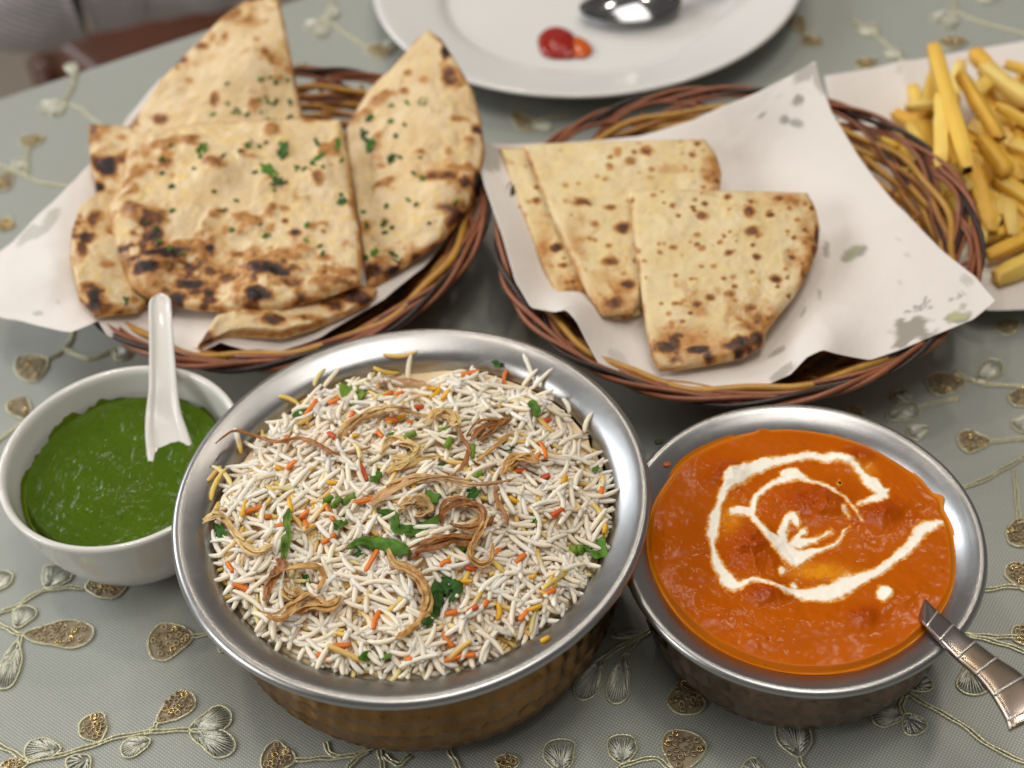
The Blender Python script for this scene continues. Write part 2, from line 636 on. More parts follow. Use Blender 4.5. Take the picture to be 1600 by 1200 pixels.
def cloth_sheet():
    us = np.linspace(-45, 80, 126)
    vs = np.r_[np.linspace(-92, 0, 93), 0.35, 0.6, 0.75]
    zs = np.r_[np.zeros(93), -0.25, -0.9, -2.0]
    vs = np.r_[vs, 0.9, 1.2, 1.4, 1.5]
    zs = np.r_[zs, -5, -10, -16, -24]
    U, V = np.meshgrid(us, vs, indexing='ij')
    Z = np.repeat(zs[None], len(us), 0)
    p = E0 + U[..., None] * eu + V[..., None] * en
    fold = np.sin(U * 0.35) * 0.9 + np.sin(U * 0.83 + 1) * 0.5
    p = p + en * (np.clip(-Z - 1, 0, 30) / 24 * fold)[..., None]
    p[..., 2] = Z
    return p.reshape(-1, 3), grid_faces(len(us), len(vs))


v, f = cloth_sheet()
CL = mo('tablecloth', v, f, CLOTH, origin=(0, 40, 0),
        label='grey green sheer tablecloth embroidered with pale gold sprigs and bronze sequins', cat='tablecloth')
tb = []
for a, b in ((-44.6, -91.6),):
    c = [E0 + eu * u + en * w for u, w in ((-44.6, -91.6), (79.6, -91.6), (79.6, -0.3), (-44.6, -0.3))]
    v = np.array([[q[0], q[1], z] for z in (-0.3, -3.5) for q in c])
    f = np.array([[0, 1, 2, 3], [7, 6, 5, 4], [0, 4, 5, 1], [1, 5, 6, 2], [2, 6, 7, 3], [3, 7, 4, 0]])
o = mo('table_top', v, f, simple('table_wood', (0.2, 0.12, 0.07)), smooth=False, kind='structure')

# stems and leaves of the embroidery, laid where they lie on the cloth
STEMS = [
    [(-40, 1222), (-10, 1207), (45, 1190), (100, 1178), (150, 1163), (190, 1150), (240, 1143), (297, 1140)],
    [(225, 1146), (240, 1138), (246, 1128)], [(-25, 1150), (-5, 1162), (20, 1175), (45, 1190)],
    [(-30, 968), (0, 957), (30, 945), (60, 925), (100, 918), (135, 918)],
    [(-30, 962), (0, 976), (28, 990), (40, 992)], [(32, 992), (30, 1008), (18, 1030), (0, 1044), (-25, 1060)],
    [(298, 995), (325, 990), (350, 985), (390, 975)],
    [(462, 1188), (500, 1185), (540, 1182), (580, 1168), (600, 1150)], [(508, 1160), (520, 1180), (556, 1180)],
    [(575, 1172), (552, 1190), (535, 1215)], [(592, 1172), (597, 1190), (603, 1215)],
    [(600, 1180), (622, 1194), (640, 1180)], [(700, 1170), (712, 1190), (725, 1215)],
    [(1030, 978), (1005, 992), (985, 1012), (978, 1022)], [(1005, 992), (970, 1010), (940, 1030)],
    [(1064, 1040), (1070, 1066)], [(955, 1215), (970, 1198), (1000, 1188), (1025, 1185), (1052, 1205)],
    [(1418, 1083), (1450, 1102), (1500, 1130), (1550, 1167), (1610, 1195)],
    [(1412, 1116), (1408, 1101), (1416, 1084)], [(1248, 1183), (1255, 1200), (1270, 1225)],
    [(1500, 990), (1545, 994), (1585, 995), (1620, 996)], [(1500, 990), (1545, 1000), (1585, 1012), (1625, 1028)],
    [(1535, 922), (1585, 916), (1625, 925)],
    [(1490, 580), (1530, 598), (1570, 602), (1630, 606)], [(1545, 690), (1590, 686), (1630, 682)],
    [(1480, 765), (1520, 757), (1555, 740), (1600, 715), (1640, 700)], [(1585, 735), (1588, 770), (1592, 812)],
    [(-40, 245), (0, 258), (30, 270), (60, 284), (95, 290), (150, 300)], [(42, 272), (41, 248), (46, 230)],
    [(98, 160), (125, 170), (150, 190), (180, 205)], [(98, 160), (112, 140), (118, 118)],
    [(72, 562), (100, 546), (112, 525), (118, 490)], [(100, 546), (140, 560), (180, 545)],
    [(-20, 700), (15, 675), (45, 655)],
    [(1330, 30), (1365, 52), (1395, 78), (1420, 105)], [(1490, 15), (1520, 30), (1560, 42), (1620, 58)],
    [(1496, 20), (1490, 0), (1480, -30)], [(500, 25), (530, 45), (560, 66), (585, 82)], [(510, 32), (520, 10), (518, -20)],
    [(1500, 622), (1460, 630), (1420, 640)], [(820, 200), (850, 185), (890, 180)],
]
LEAVES = [  # base, tip, width px, S(equin) or F(ill)
    ((134, 918), (200, 910), 46, 'S'), ((75, 921), (98, 885), 44, 'F'), ((27, 982), (46, 948), 33, 'F'),
    ((38, 992), (147, 992), 44, 'S'), ((28, 1003), (6, 1078), 34, 'F'), ((-12, 926), (14, 894), 28, 'F'),
    ((302, 993), (232, 1010), 58, 'S'), ((246, 1130), (302, 1086), 38, 'S'), ((297, 1141), (362, 1116), 38, 'F'),
    ((298, 1143), (366, 1174), 42, 'F'), ((156, 1160), (140, 1119), 50, 'S'), ((96, 1172), (40, 1172), 38, 'F'),
    ((236, 1157), (190, 1176), 30, 'F'), ((140, 1182), (112, 1208), 40, 'F'), ((45, 1192), (0, 1205), 24, 'S'),
    ((462, 1189), (410, 1182), 52, 'S'), ((878, 1208), (872, 1156), 54, 'F'), ((972, 1195), (972, 1149), 50, 'F'),
    ((1070, 1062), (1074, 1118), 60, 'S'), ((1060, 1206), (1072, 1143), 72, 'S'), ((978, 1022), (960, 1101), 36, 'F'),
    ((942, 1030), (905, 1094), 36, 'F'), ((1005, 991), (955, 993), 12, 'F'), ((1248, 1184), (1236, 1125), 60, 'F'),
    ((1411, 1117), (1362, 1122), 36, 'F'), ((1412, 1117), (1440, 1146), 36, 'F'), ((1422, 1078), (1454, 1064), 28, 'F'),
    ((1514, 1040), (1522, 1087), 48, 'F'), ((1604, 925), (1584, 880), 40, 'S'), ((1630, 1000), (1580, 990), 30, 'S'),
    ((1508, 596), (1448, 604), 38, 'S'), ((1385, 655), (1435, 636), 32, 'F'), ((1450, 668), (1420, 682), 26, 'F'),
    ((1547, 690), (1496, 691), 34, 'S'), ((1610, 605), (1584, 634), 34, 'S'), ((1620, 650), (1586, 672), 30, 'F'),
    ((1592, 812), (1590, 855), 40, 'S'), ((1530, 596), (1560, 565), 34, 'F'), ((46, 232), (52, 212), 36, 'S'),
    ((18, 268), (-10, 300), 30, 'S'), ((12, 340), (5, 362), 26, 'G'), ((98, 162), (60, 170), 18, 'F'),
    ((98, 162), (84, 182), 18, 'F'), ((74, 562), (28, 586), 46, 'S'), ((45, 655), (20, 625), 36, 'S'),
    ((118, 118), (108, 100), 20, 'F'), ((150, 300), (170, 320), 24, 'F'), ((20, 265), (40, 250), 18, 'F'),
    ((1256, 55), (1240, 24), 26, 'S'), ((1258, 55), (1275, 74), 30, 'S'), ((1370, 56), (1345, 42), 26, 'F'),
    ((1405, 92), (1388, 78), 22, 'F'), ((1368, 92), (1340, 106), 22, 'S'), ((1490, 22), (1480, 46), 20, 'F'),
    ((1488, 20), (1458, 34), 20, 'F'), ((1510, 62), (1470, 72), 22, 'S'), ((1560, 0), (1530, -8), 26, 'F'),
    ((505, 35), (478, 46), 20, 'F'), ((510, 38), (498, 60), 18, 'F'), ((518, 8), (520, 32), 20, 'F'),
    ((570, 75), (612, 84), 24, 'S'), ((628, 62), (600, 76), 16, 'F'), ((180, 545), (200, 560), 26, 'F'),
    ((1345, 640), (1330, 655), 30, 'S'), ((1420, 630), (1400, 612), 26, 'F'), ((860, 205), (840, 190), 24, 'F'),
    ((800, 175), (830, 205), 26, 'S'), ((480, 100), (460, 118), 26, 'S'), ((1590, 500), (1560, 520), 30, 'S'),
    ((1000, 700), (980, 720), 26, 'F'), ((345, 1020), (352, 1000), 18, 'F'),
    ((790, 1210), (795, 1180), 36, 'S'), ((1195, 1215), (1160, 1198), 40, 'F'),
]
for k, st in enumerate(STEMS):
    q = P(st, 0.05)
    q = resample(q, max(10, int(len(st) * 9)))
    t = np.gradient(q, axis=0)
    nn = np.c_[-t[:, 1], t[:, 0], 0 * t[:, 0]]
    nn /= np.linalg.norm(nn, axis=1)[:, None]
    ph = np.linspace(0, len(q) * 0.55, len(q))
    parts = [tube(q + nn * (sg * (0.062 + 0.018 * np.sin(ph + sg))[:, None]), 0.046 * (1 + 0.3 * np.sin(ph * 5.3)), 5) for sg in (-1, 1)]
    v, f = join(parts)
    mo('embroidered_stem', v, f, CORD, CL)

ring_v, ring_f = None, None
a8 = np.linspace(0, 2 * np.pi, 10, endpoint=False)
rv, rf = tube(np.c_[np.cos(a8), np.sin(a8), 0 * a8], 0.36, 4, True)
for k, (b0, t0, wpx, typ) in enumerate(LEAVES):
    b3, t3 = P([b0], 0.0)[0], P([t0], 0.0)[0]
    ax = t3 - b3
    L = np.linalg.norm(ax)
    ax /= L
    nx = np.array([-ax[1], ax[0], 0])
    mid = (np.array(b0) + np.array(t0)) / 2
    dpx = np.array(t0, float) - np.array(b0, float)
    dn = np.array([-dpx[1], dpx[0]])
    dn /= np.linalg.norm(dn)
    wv = P([mid + dn * wpx / 2], 0)[0] - P([mid - dn * wpx / 2], 0)[0]
    Wd = max(abs(wv @ nx), 0.25)
    tt = np.linspace(0, 2 * np.pi, 30, endpoint=False)
    rr = 1 + 0.06 * np.sin(3 * tt + k) + 0.05 * np.sin(5 * tt + 2 * k) + 0.02 * rng.standard_normal(30)
    u = 0.5 - 0.5 * np.cos(tt)
    wdt = np.sin(tt) * (0.55 + 0.75 * u ** 1.1) * 0.5
    out = b3 + ax * (u * L)[:, None] * 1.0 + nx * (wdt * Wd * rr)[:, None]
    out[:, 2] = 0.05
    lf = mo('embroidered_leaf', *tube(out, 0.042 * (1 + 0.25 * rng.random(30)), 5, True), CORD, CL)
    cen = out.mean(0)
    small = L < 0.9
    if typ == 'F':
        parts = []
        n = 12 if small else 46
        lin = out - (out - cen) * 0.12
        for i in range(n):
            e = lin[int((0.12 + 0.76 * (i + rng.random() * 0.8) / n) * 30) % 30]
            s0 = b3 + ax * L * (0.12 + 0.25 * rng.random()) + (e - cen) * 0.15
            q = np.array([s0, (s0 + e) / 2 + [0, 0, 0.05], e])
            q[:, 2] += [0.02, 0.03, 0.03]
            parts.append(tube(q, 0.036 if not small else 0.05, 3))
        mo('thread_fill', *join(parts), FILL, lf, origin=BASE[CL.name], kind='stuff')
    else:
        n = 30
        dome = np.vstack([[cen + [0, 0, 0.0]], out * [1, 1, 0] + [0, 0, 0.02]])
        dome[0, 2] = 0.06
        i = np.arange(n)
        mo('bronze_patch', dome, np.c_[np.zeros(n, int), 1 + i, 1 + (i + 1) % n], SEQG if typ == 'G' else PATCH, lf, origin=BASE[CL.name])
        for mt, frac in ((SEQ, 0.75), (SEQG, 0.2)):
            parts = []
            for _ in range(70):
                if len(parts) >= (24 if mt is SEQ else 3):
                    break
                j = rng.integers(30)
                c = cen + (out[j] - cen) * math.sqrt(rng.random()) * 0.8
                if any(np.linalg.norm(c - d) < 0.2 for d in [x[2] for x in parts]):
                    continue
                tl = rng.normal(0, 0.25, 2)
                w = rv * [0.098, 0.098, 0.055]
                w = w + np.c_[0 * w[:, :2], w[:, 0] * tl[0] + w[:, 1] * tl[1]]
                parts.append((w + [c[0], c[1], 0.085 + rng.random() * 0.03], rf, c))
            if parts:
                mo('sequin', *join([(a, b) for a, b, c in parts]), mt, lf, origin=BASE[CL.name], kind='stuff')

# ------------------------------------------------------------------ pots


def hammer(nu, rows, depth, seed):
    def d(rr, zz, aa):
        z0, z1 = zz.min(), zz.max()
        vv = (zz - z0) / (z1 - z0) * rows
        row = np.floor(vv)
        uu = aa / (2 * np.pi) * nu + (row % 2) * 0.5 + 0.35 * np.sin(row * 7.1 + seed)
        cu, cv = uu - np.floor(uu) - 0.5, vv - row - 0.5
        amp = 0.5 + 0.5 * _hash((np.floor(uu).astype(int) % nu).ravel(), row.astype(int).ravel(), np.zeros(rr.size, int), seed).reshape(rr.shape)
        k = np.clip(1 - (cu * 1.9) ** 2 - (cv * 1.7) ** 2, 0, 1)
        fade = np.clip((rr - rr.max() * 0.6) / (rr.max() * 0.2), 0, 1)
        return rr - depth * amp * k * fade, zz
    return d


RC = (-3.95, 32.05, 0.0)          # rice pot
CC = (9.4, 29.5, 0.0)             # curry pot
pot = place('rice_pot', RC, 'largest steel lined copper serving pot heaped with white rice', 'pot', 'hammered copper serving pots')
liner = [(0.02, 1.0), (4, 1.0), (5.8, 1.15), (6.7, 1.8), (6.94, 3), (6.96, 4.6), (7.0, 5.3), (7.12, 5.78), (7.36, 6.08), (7.75, 6.30),
         (8.1, 6.45), (8.3, 6.48), (8.43, 6.38), (8.46, 6.22), (8.38, 6.1), (8.2, 6.03), (7.7, 5.72), (7.35, 5.45)]
dent = lambda rr, zz, aa: (rr + 0.02 * np.sin(3 * aa + 1) + 0.012 * np.sin(7 * aa), zz + 0.03 * np.sin(2 * aa + .7) * sm(rr, 6.5, 8))
lv, lf_, luv = lathe(liner, 160, 90, dent)
mo('steel_liner', lv + RC, lf_, STEEL, pot, uv=luv)
cop = [(7.15, 5.6), (7.28, 5.2), (7.45, 4.4), (7.52, 3.4), (7.45, 2.3), (7.2, 1.3), (6.7, 0.55), (6.0, 0.12), (5.5, 0.02), (2, 0.02), (0.02, 0.02)]
v, f, uv = lathe(cop, 300, 110, hammer(64, 6, 0.17, 3))
mo('copper_body', v + RC, f, COPPER, pot, uv=uv)

pot2 = place('curry_pot', CC, 'smaller steel lined copper pot filled with orange curry', 'pot', 'hammered copper serving pots')
lin2 = [(0.02, .8), (4, .8), (4.8, 1.3), (4.95, 2.4), (4.98, 3.6), (5.02, 4.2), (5.16, 4.62), (5.5, 4.95), (5.85, 5.16), (6.1, 5.28), (6.25, 5.2),
        (6.29, 5.06), (6.22, 4.95), (6.05, 4.9), (5.65, 4.6), (5.45, 4.4)]
v, f, uv = lathe(lin2, 150, 80, dent)
mo('steel_liner', v + CC, f, STEEL, pot2, uv=uv)
cop2 = [(5.35, 4.55), (5.45, 4.2), (5.56, 3.5), (5.55, 2.6), (5.35, 1.6), (4.9, .75), (4.3, .15), (3.9, .02), (1, .02), (0.02, .02)]
v, f, uv = lathe(cop2, 280, 100, hammer(50, 5, 0.17, 8))
mo('copper_body', v + CC, f, COPPER2, pot2, uv=uv)

# ------------------------------------------------------------------ rice: grains dropped one by one on a height map
GR, GN = 0.04, 400
gx = (np.arange(GN) - GN / 2) * GR
GX, GY = np.meshgrid(gx, gx, indexing='ij')
rad = np.hypot(GX, GY)
prz = np.array(liner)[:11]
wall = np.interp(rad, prz[:, 0], prz[:, 1])
base = 5.6 + 0.75 * np.clip(1 - (rad / 6.8) ** 2, 0, 1) + 0.22 * fbm(np.c_[GX.ravel() * .45, GY.ravel() * .45], 4, 3).reshape(rad.shape)
base -= 0.5 * np.exp(-((GX - 0.2) ** 2 + (GY - 6.1) ** 2) / 1.6)       # the hollow at the back
HM = np.where(rad < 6.98, base, np.maximum(wall, base - 3))
HM0 = HM.copy()


def hm_idx(x, y):
    return (np.clip(((x - RC[0]) / GR + GN / 2).astype(int), 0, GN - 1), np.clip(((y - RC[1]) / GR + GN / 2).astype(int), 0, GN - 1))


def hm(x, y):
    i, j = hm_idx(np.asarray(x), np.asarray(y))
    return HM[i, j]


def on_rice(px, lift=0.0):
    """photograph points -> where they lie on the heap"""
    px = np.atleast_2d(np.array(px, float))
    z = np.full(len(px), 6.3)
    for _ in range(14):
        q = P(px, z)
        z = 0.6 * z + 0.4 * hm(q[:, 0], q[:, 1])
    return P(px, z + lift)


def drop(x, y, yaw, L, r, curve, tilt=0.36, sink=0.22):
    s = np.linspace(-0.5, 0.5, 9) * L
    cx, sx = math.cos(yaw), math.sin(yaw)
    side = curve * (1 - (2 * s / L) ** 2) * L
    X = x + s * cx - side * sx
    Y = y + s * sx + side * cx
    h = np.max([hm(X - sx * d, Y + cx * d) - (abs(d) * 0.5) for d in (-r * .8, 0, r * .8)], 0)
    best, bb = None, 0
    for i in range(4):
        for j in range(5, 9):
            b = (h[j] - h[i]) / (s[j] - s[i])
            a = h[i] - b * s[i]
            if best is None or a > best:
                best, bb = a, b
    if h[4] > best:
        best = h[4]
    bb = max(-tilt, min(tilt, bb))
    zc = sink * best + (1 - sink) * h.mean() + r * 0.55
    zs = zc + bb * s
    fx, fs = np.repeat(X, 5), np.repeat(zs, 5)
    d = np.tile(np.array([-.9, -.45, 0, .45, .9]) * r, 9)
    XX, YY = fx - sx * d, np.repeat(Y, 5) + cx * d
    i, j = hm_idx(XX, YY)
    top = fs + np.sqrt(np.maximum(r * r - d * d, 0)) * 0.9
    np.maximum.at(HM, (i, j), top)
    return (x, y, zc, yaw, math.atan(bb), L, r, curve)


def grain_mesh(L, r, curve, sides=6, rings=8, box=False):
    s = np.sin(np.linspace(-1, 1, rings) * math.pi / 2)
    if box:
        rr = np.r_[0.8, np.full(rings - 2, 1.0), 0.8]
    else:
        rr = np.maximum(1 - np.abs(s) ** 6.0, 0.0) ** 0.5 * (1 - 0.10 * s)
        rr[0], rr[-1] = 0.52, 0.46
    side = curve * (1 - s ** 2) * L
    ang = np.linspace(0, 2 * np.pi, sides, endpoint=False) + (math.pi / 4 if box else 0)
    v = np.stack([np.repeat((s * L / 2)[:, None], sides, 1), side[:, None] + r * rr[:, None] * np.cos(ang)[None], r * 0.85 * rr[:, None] * np.sin(ang)[None]], -1).reshape(-1, 3)
    return v, [grid_faces(rings, sides, True), np.arange(sides)[None, ::-1], (rings - 1) * sides + np.arange(sides)[None]]


def g_matrix(g):
    x, y, z, yaw, pitch, L, r, c = g
    return Matrix.Translation((x * S, y * S, z * S)) @ Matrix.Rotation(yaw, 4, 'Z') @ Matrix.Rotation(-pitch, 4, 'Y')


WHITES = [(0.95, 0.84, 0.65), (0.95, 0.87, 0.71), (0.95, 0.82, 0.66), (0.96, 0.91, 0.80)]
GOLDEN = [(0.78, 0.54, 0.12), (0.70, 0.45, 0.12), (0.80, 0.66, 0.30)]
KINDS = []
for L in (1.16, 1.02, 1.34, 0.84):
    for cv in (0.02, 0.10, -0.14, 0.06):
        KINDS.append((L, 0.089 + 0.012 * rng.random(), cv))
grains = []
N = 3700
for n in range(N):
    a = rng.random() * 2 * math.pi
    R_ = (6.85 - 0.35 * max(0, math.sin(a))) * math.sqrt(rng.random())
    if math.hypot(R_ * math.cos(a) - 0.2, R_ * math.sin(a) - 6.1) < 0.9:
        continue
    k = int(rng.integers(len(KINDS)))
    u = rng.random()
    if u < 0.05 + (0.4 if n < 1100 else 0):
        col = ('y', int(rng.integers(3)))
    else:
        col = ('w', int(rng.integers(4)))
    L, r, cv = KINDS[k]
    grains.append((drop(RC[0] + R_ * math.cos(a), RC[1] + R_ * math.sin(a), rng.random() * math.pi, L, r, cv, 0.36 if rng.random() < .93 else 0.7), k, col))
# a few grains that tip up against the steel, and some left on the rim
for (x, y, ang, kc) in [(342, 795, 60, 'y'), (336, 742, 50, 'y'), (352, 760, -10, 'y'), (345, 768, 20, 'y'), (453, 632, -60, 'y'), (500, 592, 60, 'y'), (626, 553, 5, 'y'), (606, 588, 8, 'y'),
                        (372, 690, -75, 'w'), (445, 660, -80, 'w'), (520, 600, 70, 'w'), (582, 600, 85, 'w'), (643, 592, 80, 'w'), (826, 575, -70, 'w'),
                        (828, 592, 40, 'w'), (848, 598, 60, 'w'), (920, 665, 75, 'w'), (885, 645, -50, 'w'), (765, 1018, 10, 'w'), (768, 1022, 0, 'w'), (408, 970, -40, 'w'), (392, 950, -35, 'w'),
                        (545, 1038, 0, 'y'), (655, 1038, -10, 'w'), (720, 1030, 60, 'y'), (935, 815, 10, 'w'), (938, 840, 70, 'w')]:
    q = on_rice([(x, y)])[0]
    q2 = on_rice([(x + 10 * math.cos(R(ang)), y - 10 * math.sin(R(ang)))])[0]
    k = int(rng.integers(len(KINDS)))
    yaw = math.atan2(q2[1] - q[1], q2[0] - q[0])
    L, r, cv = KINDS[k]
    grains.append((drop(q[0], q[1], yaw, L, r, cv, 1.2, .8), k, (kc, int(rng.integers(3)))))

# carrot shreds and yellow bits
CAR = [(487, 640, 50, 28, 'o'), (478, 660, -60, 14, 'y'), (450, 693, -80, 14, 'o'), (478, 695, 80, 10, 'o'), (520, 688, -45, 18, 'r'), (460, 742, 30, 20, 'o'),
       (522, 765, 0, 18, 'y'), (437, 735, -20, 12, 'y'), (525, 640, 10, 20, 'o'), (608, 622, 45, 18, 'o'), (626, 622, 30, 12, 'o'), (680, 615, 60, 30, 'y'),
       (698, 622, 40, 18, 'y'), (675, 612, -30, 20, 'y'), (735, 585, 15, 30, 'o'), (792, 595, 75, 20, 'o'), (620, 655, 30, 34, 'y'), (614, 668, 0, 18, 'o'),
       (640, 662, 10, 10, 'o'), (595, 685, -55, 20, 'o'), (560, 700, 10, 12, 'y'), (568, 740, -65, 30, 'r'), (572, 780, 18, 42, 'o'), (517, 805, -65, 36, 'o'),
       (478, 812, 30, 20, 'o'), (480, 825, -70, 18, 'o'), (422, 818, 25, 12, 'o'), (384, 802, 75, 26, 'y'), (400, 805, 15, 30, 'o'), (455, 795, -80, 24, 'y'),
       (440, 830, 10, 14, 'o'), (515, 848, 20, 26, 'o'), (585, 885, 55, 42, 'o'), (592, 865, 80, 20, 'o'), (590, 975, 75, 34, 'o'), (363, 898, -60, 20, 'o'),
       (380, 925, -20, 28, 'o'), (505, 1028, -25, 24, 'o'), (535, 1010, 5, 26, 'o'), (640, 1036, 0, 12, 'o'), (700, 1000, -50, 24, 'o'), (720, 1036, 10, 50, 'o'),
       (727, 912, -5, 26, 'y'), (706, 962, 0, 22, 'o'), (742, 972, 20, 18, 'r'), (762, 960, 60, 12, 'o'), (778, 962, 90, 24, 'y'), (778, 868, 60, 14, 'o'),
       (815, 882, 40, 20, 'o'), (812, 738, 15, 24, 'r'), (852, 750, 20, 16, 'r'), (848, 712, -70, 34, 'o'), (840, 720, 60, 14, 'o'), (882, 752, 80, 18, 'y'), (872, 810, 35, 22, 'r'),
       (805, 795, -20, 18, 'y'), (940, 770, 85, 14, 'o'), (945, 830, 80, 14, 'y'), (660, 885, 50, 22, 'r'), (735, 888, 0, 16, 'r'), (698, 892, 30, 18, 'o'), (833, 905, 20, 12, 'y'),
       (835, 955, 20, 26, 'y'), (818, 960, 50, 20, 'o'), (862, 930, 30, 14, 'o'), (852, 1000, 30, 16, 'y'), (550, 650, 60, 12, 'o'), (855, 660, 30, 14, 'r'), (655, 640, 20, 16, 'r')]
CT = dict(o=(0.78, 0.20, 0.010), y=(0.80, 0.44, 0.012), r=(0.62, 0.095, 0.012))
carrots = []
for (x, y, ang, ln, kc) in CAR:
    q = on_rice([(x, y)])[0]
    dx, dy = math.cos(R(ang)) * ln / 2, math.sin(R(ang)) * ln / 2
    ln = ln
    a_, b_ = P([(x - dx, y + dy), (x + dx, y - dy)], q[2])
    d = b_ - a_
    L = max(0.22, np.linalg.norm(d))
    carrots.append((drop(q[0], q[1], math.atan2(d[1], d[0]), L, 0.10 if L > .3 else .09, rng.normal(0, .06)), kc))

biryani = place('biryani', (RC[0], RC[1], 1.1), 'heap of white basmati rice with carrot shreds filling the larger copper pot', 'rice')
base_o = BASE[biryani.name]
# the compacted rice under the loose grains
rings = np.linspace(0.02, 6.99, 90)
aa = np.linspace(0, 2 * np.pi, 160, endpoint=False)
px_ = np.stack([RC[0] + rings[:, None] * np.cos(aa), RC[1] + rings[:, None] * np.sin(aa)], -1).reshape(-1, 2)
i, j = hm_idx(px_[:, 0], px_[:, 1])
blur = HM.copy()
for _ in range(10):
    blur = (blur + np.roll(blur, 1, 0) + np.roll(blur, -1, 0) + np.roll(blur, 1, 1) + np.roll(blur, -1, 1)) / 5
zb_ = blur[i, j] - 0.17
rb_ = np.hypot(px_[:, 0] - RC[0], px_[:, 1] - RC[1])
zb_ = zb_ * (1 - sm(rb_, 6.0, 6.6)) + (HM0[i, j] + .03) * sm(rb_, 6.0, 6.6)
v = np.c_[px_, np.maximum(zb_, HM0[i, j] + .03)]
mo('rice_bed', v, grid_faces(90, 160, True), simple('packed_rice', (0.88, 0.70, 0.44), 0.5, 0, 0.1, 250, 0.5, 500), biryani)
# visible share of every grain = samples still on top of the map
score = []
for g, k, col in grains:
    x, y, z, yaw, pt, L, r, cv = g
    s = np.linspace(-.45, .45, 9) * L
    zz = z + math.tan(pt) * s + r * 0.85
    score.append(np.sum(hm(x + s * math.cos(yaw), y + s * math.sin(yaw)) <= zz + 0.05) * L)
order = np.argsort(score)[::-1]
gm = {}


def grain_me(k, col):
    key = (k, col)
    if key not in gm:
        L, r, cv = KINDS[k]
        v, f = grain_mesh(L, r, cv)
        c = np.array((GOLDEN if col[0] == 'y' else WHITES)[col[1]])
        gm[key] = build_mesh('rice_grain', v, f, RICE, attrs={'tint': np.repeat(c[None], len(v), 0)})
    return gm[key]


rest_v, rest_f, rest_c = [], [], []
for rank, n in enumerate(order):
    g, k, col = grains[n]
    if rank < 298:
        o = bpy.data.objects.new('rice_grain', grain_me(k, col))
        COL.objects.link(o)
        o.parent = biryani
        mt = g_matrix(g)
        mt.translation -= Vector(base_o) * S
        o.matrix_local = mt
    elif score[n] > 0:
        L, r, cv = KINDS[k]
        v, f = grain_mesh(L * (0.92 + 0.16 * rng.random()), r, cv, 6, 7)
        mt = np.array(g_matrix(g))
        v = v @ mt[:3, :3].T + mt[:3, 3] / S
        rest_v.append((v, f))
        c = np.array((GOLDEN if col[0] == 'y' else WHITES)[col[1]]) * (0.94 + 0.1 * rng.random())
        if col[0] == 'w' and rng.random() < 0.10:      # half dyed grains
            t = sm(np.linspace(-1, 1, 7), -0.6, 0.8)[:, None]
            c = np.repeat(c[None] * (1 - t) + np.array(CT['y' if rng.random() < .6 else 'o']) * t * 0.9, 6, 0).reshape(7, 6, 3, order='C') if False else np.repeat(c[None] * (1 - t) + np.array(CT['y']) * t, 6, 0)
        else:
            c = np.repeat(c[None], len(v), 0)
        rest_c.append(c)
v, f = join(rest_v)
mo('loose_rice', v, f, RICE, biryani, attrs={'tint': np.vstack(rest_c)}, kind='stuff')
for g, kc in carrots:
    v, f = grain_mesh(g[5], g[6], g[7], 6, 6, False) if kc == 'y' else grain_mesh(g[5], g[6] * 1.05, g[7], 4, 6, True)
    c = np.repeat((np.array(CT[kc]) * (0.9 + .2 * rng.random()))[None], len(v), 0)
    o = obj('carrot_shred', build_mesh('carrot_shred', v, f, CARROT, attrs={'tint': c}), biryani)
    mt = g_matrix(g)
    mt.translation -= Vector(base_o) * S
    o.matrix_local = mt

# ------------------------------------------------------------------ garnish
from_hm = HM.copy()


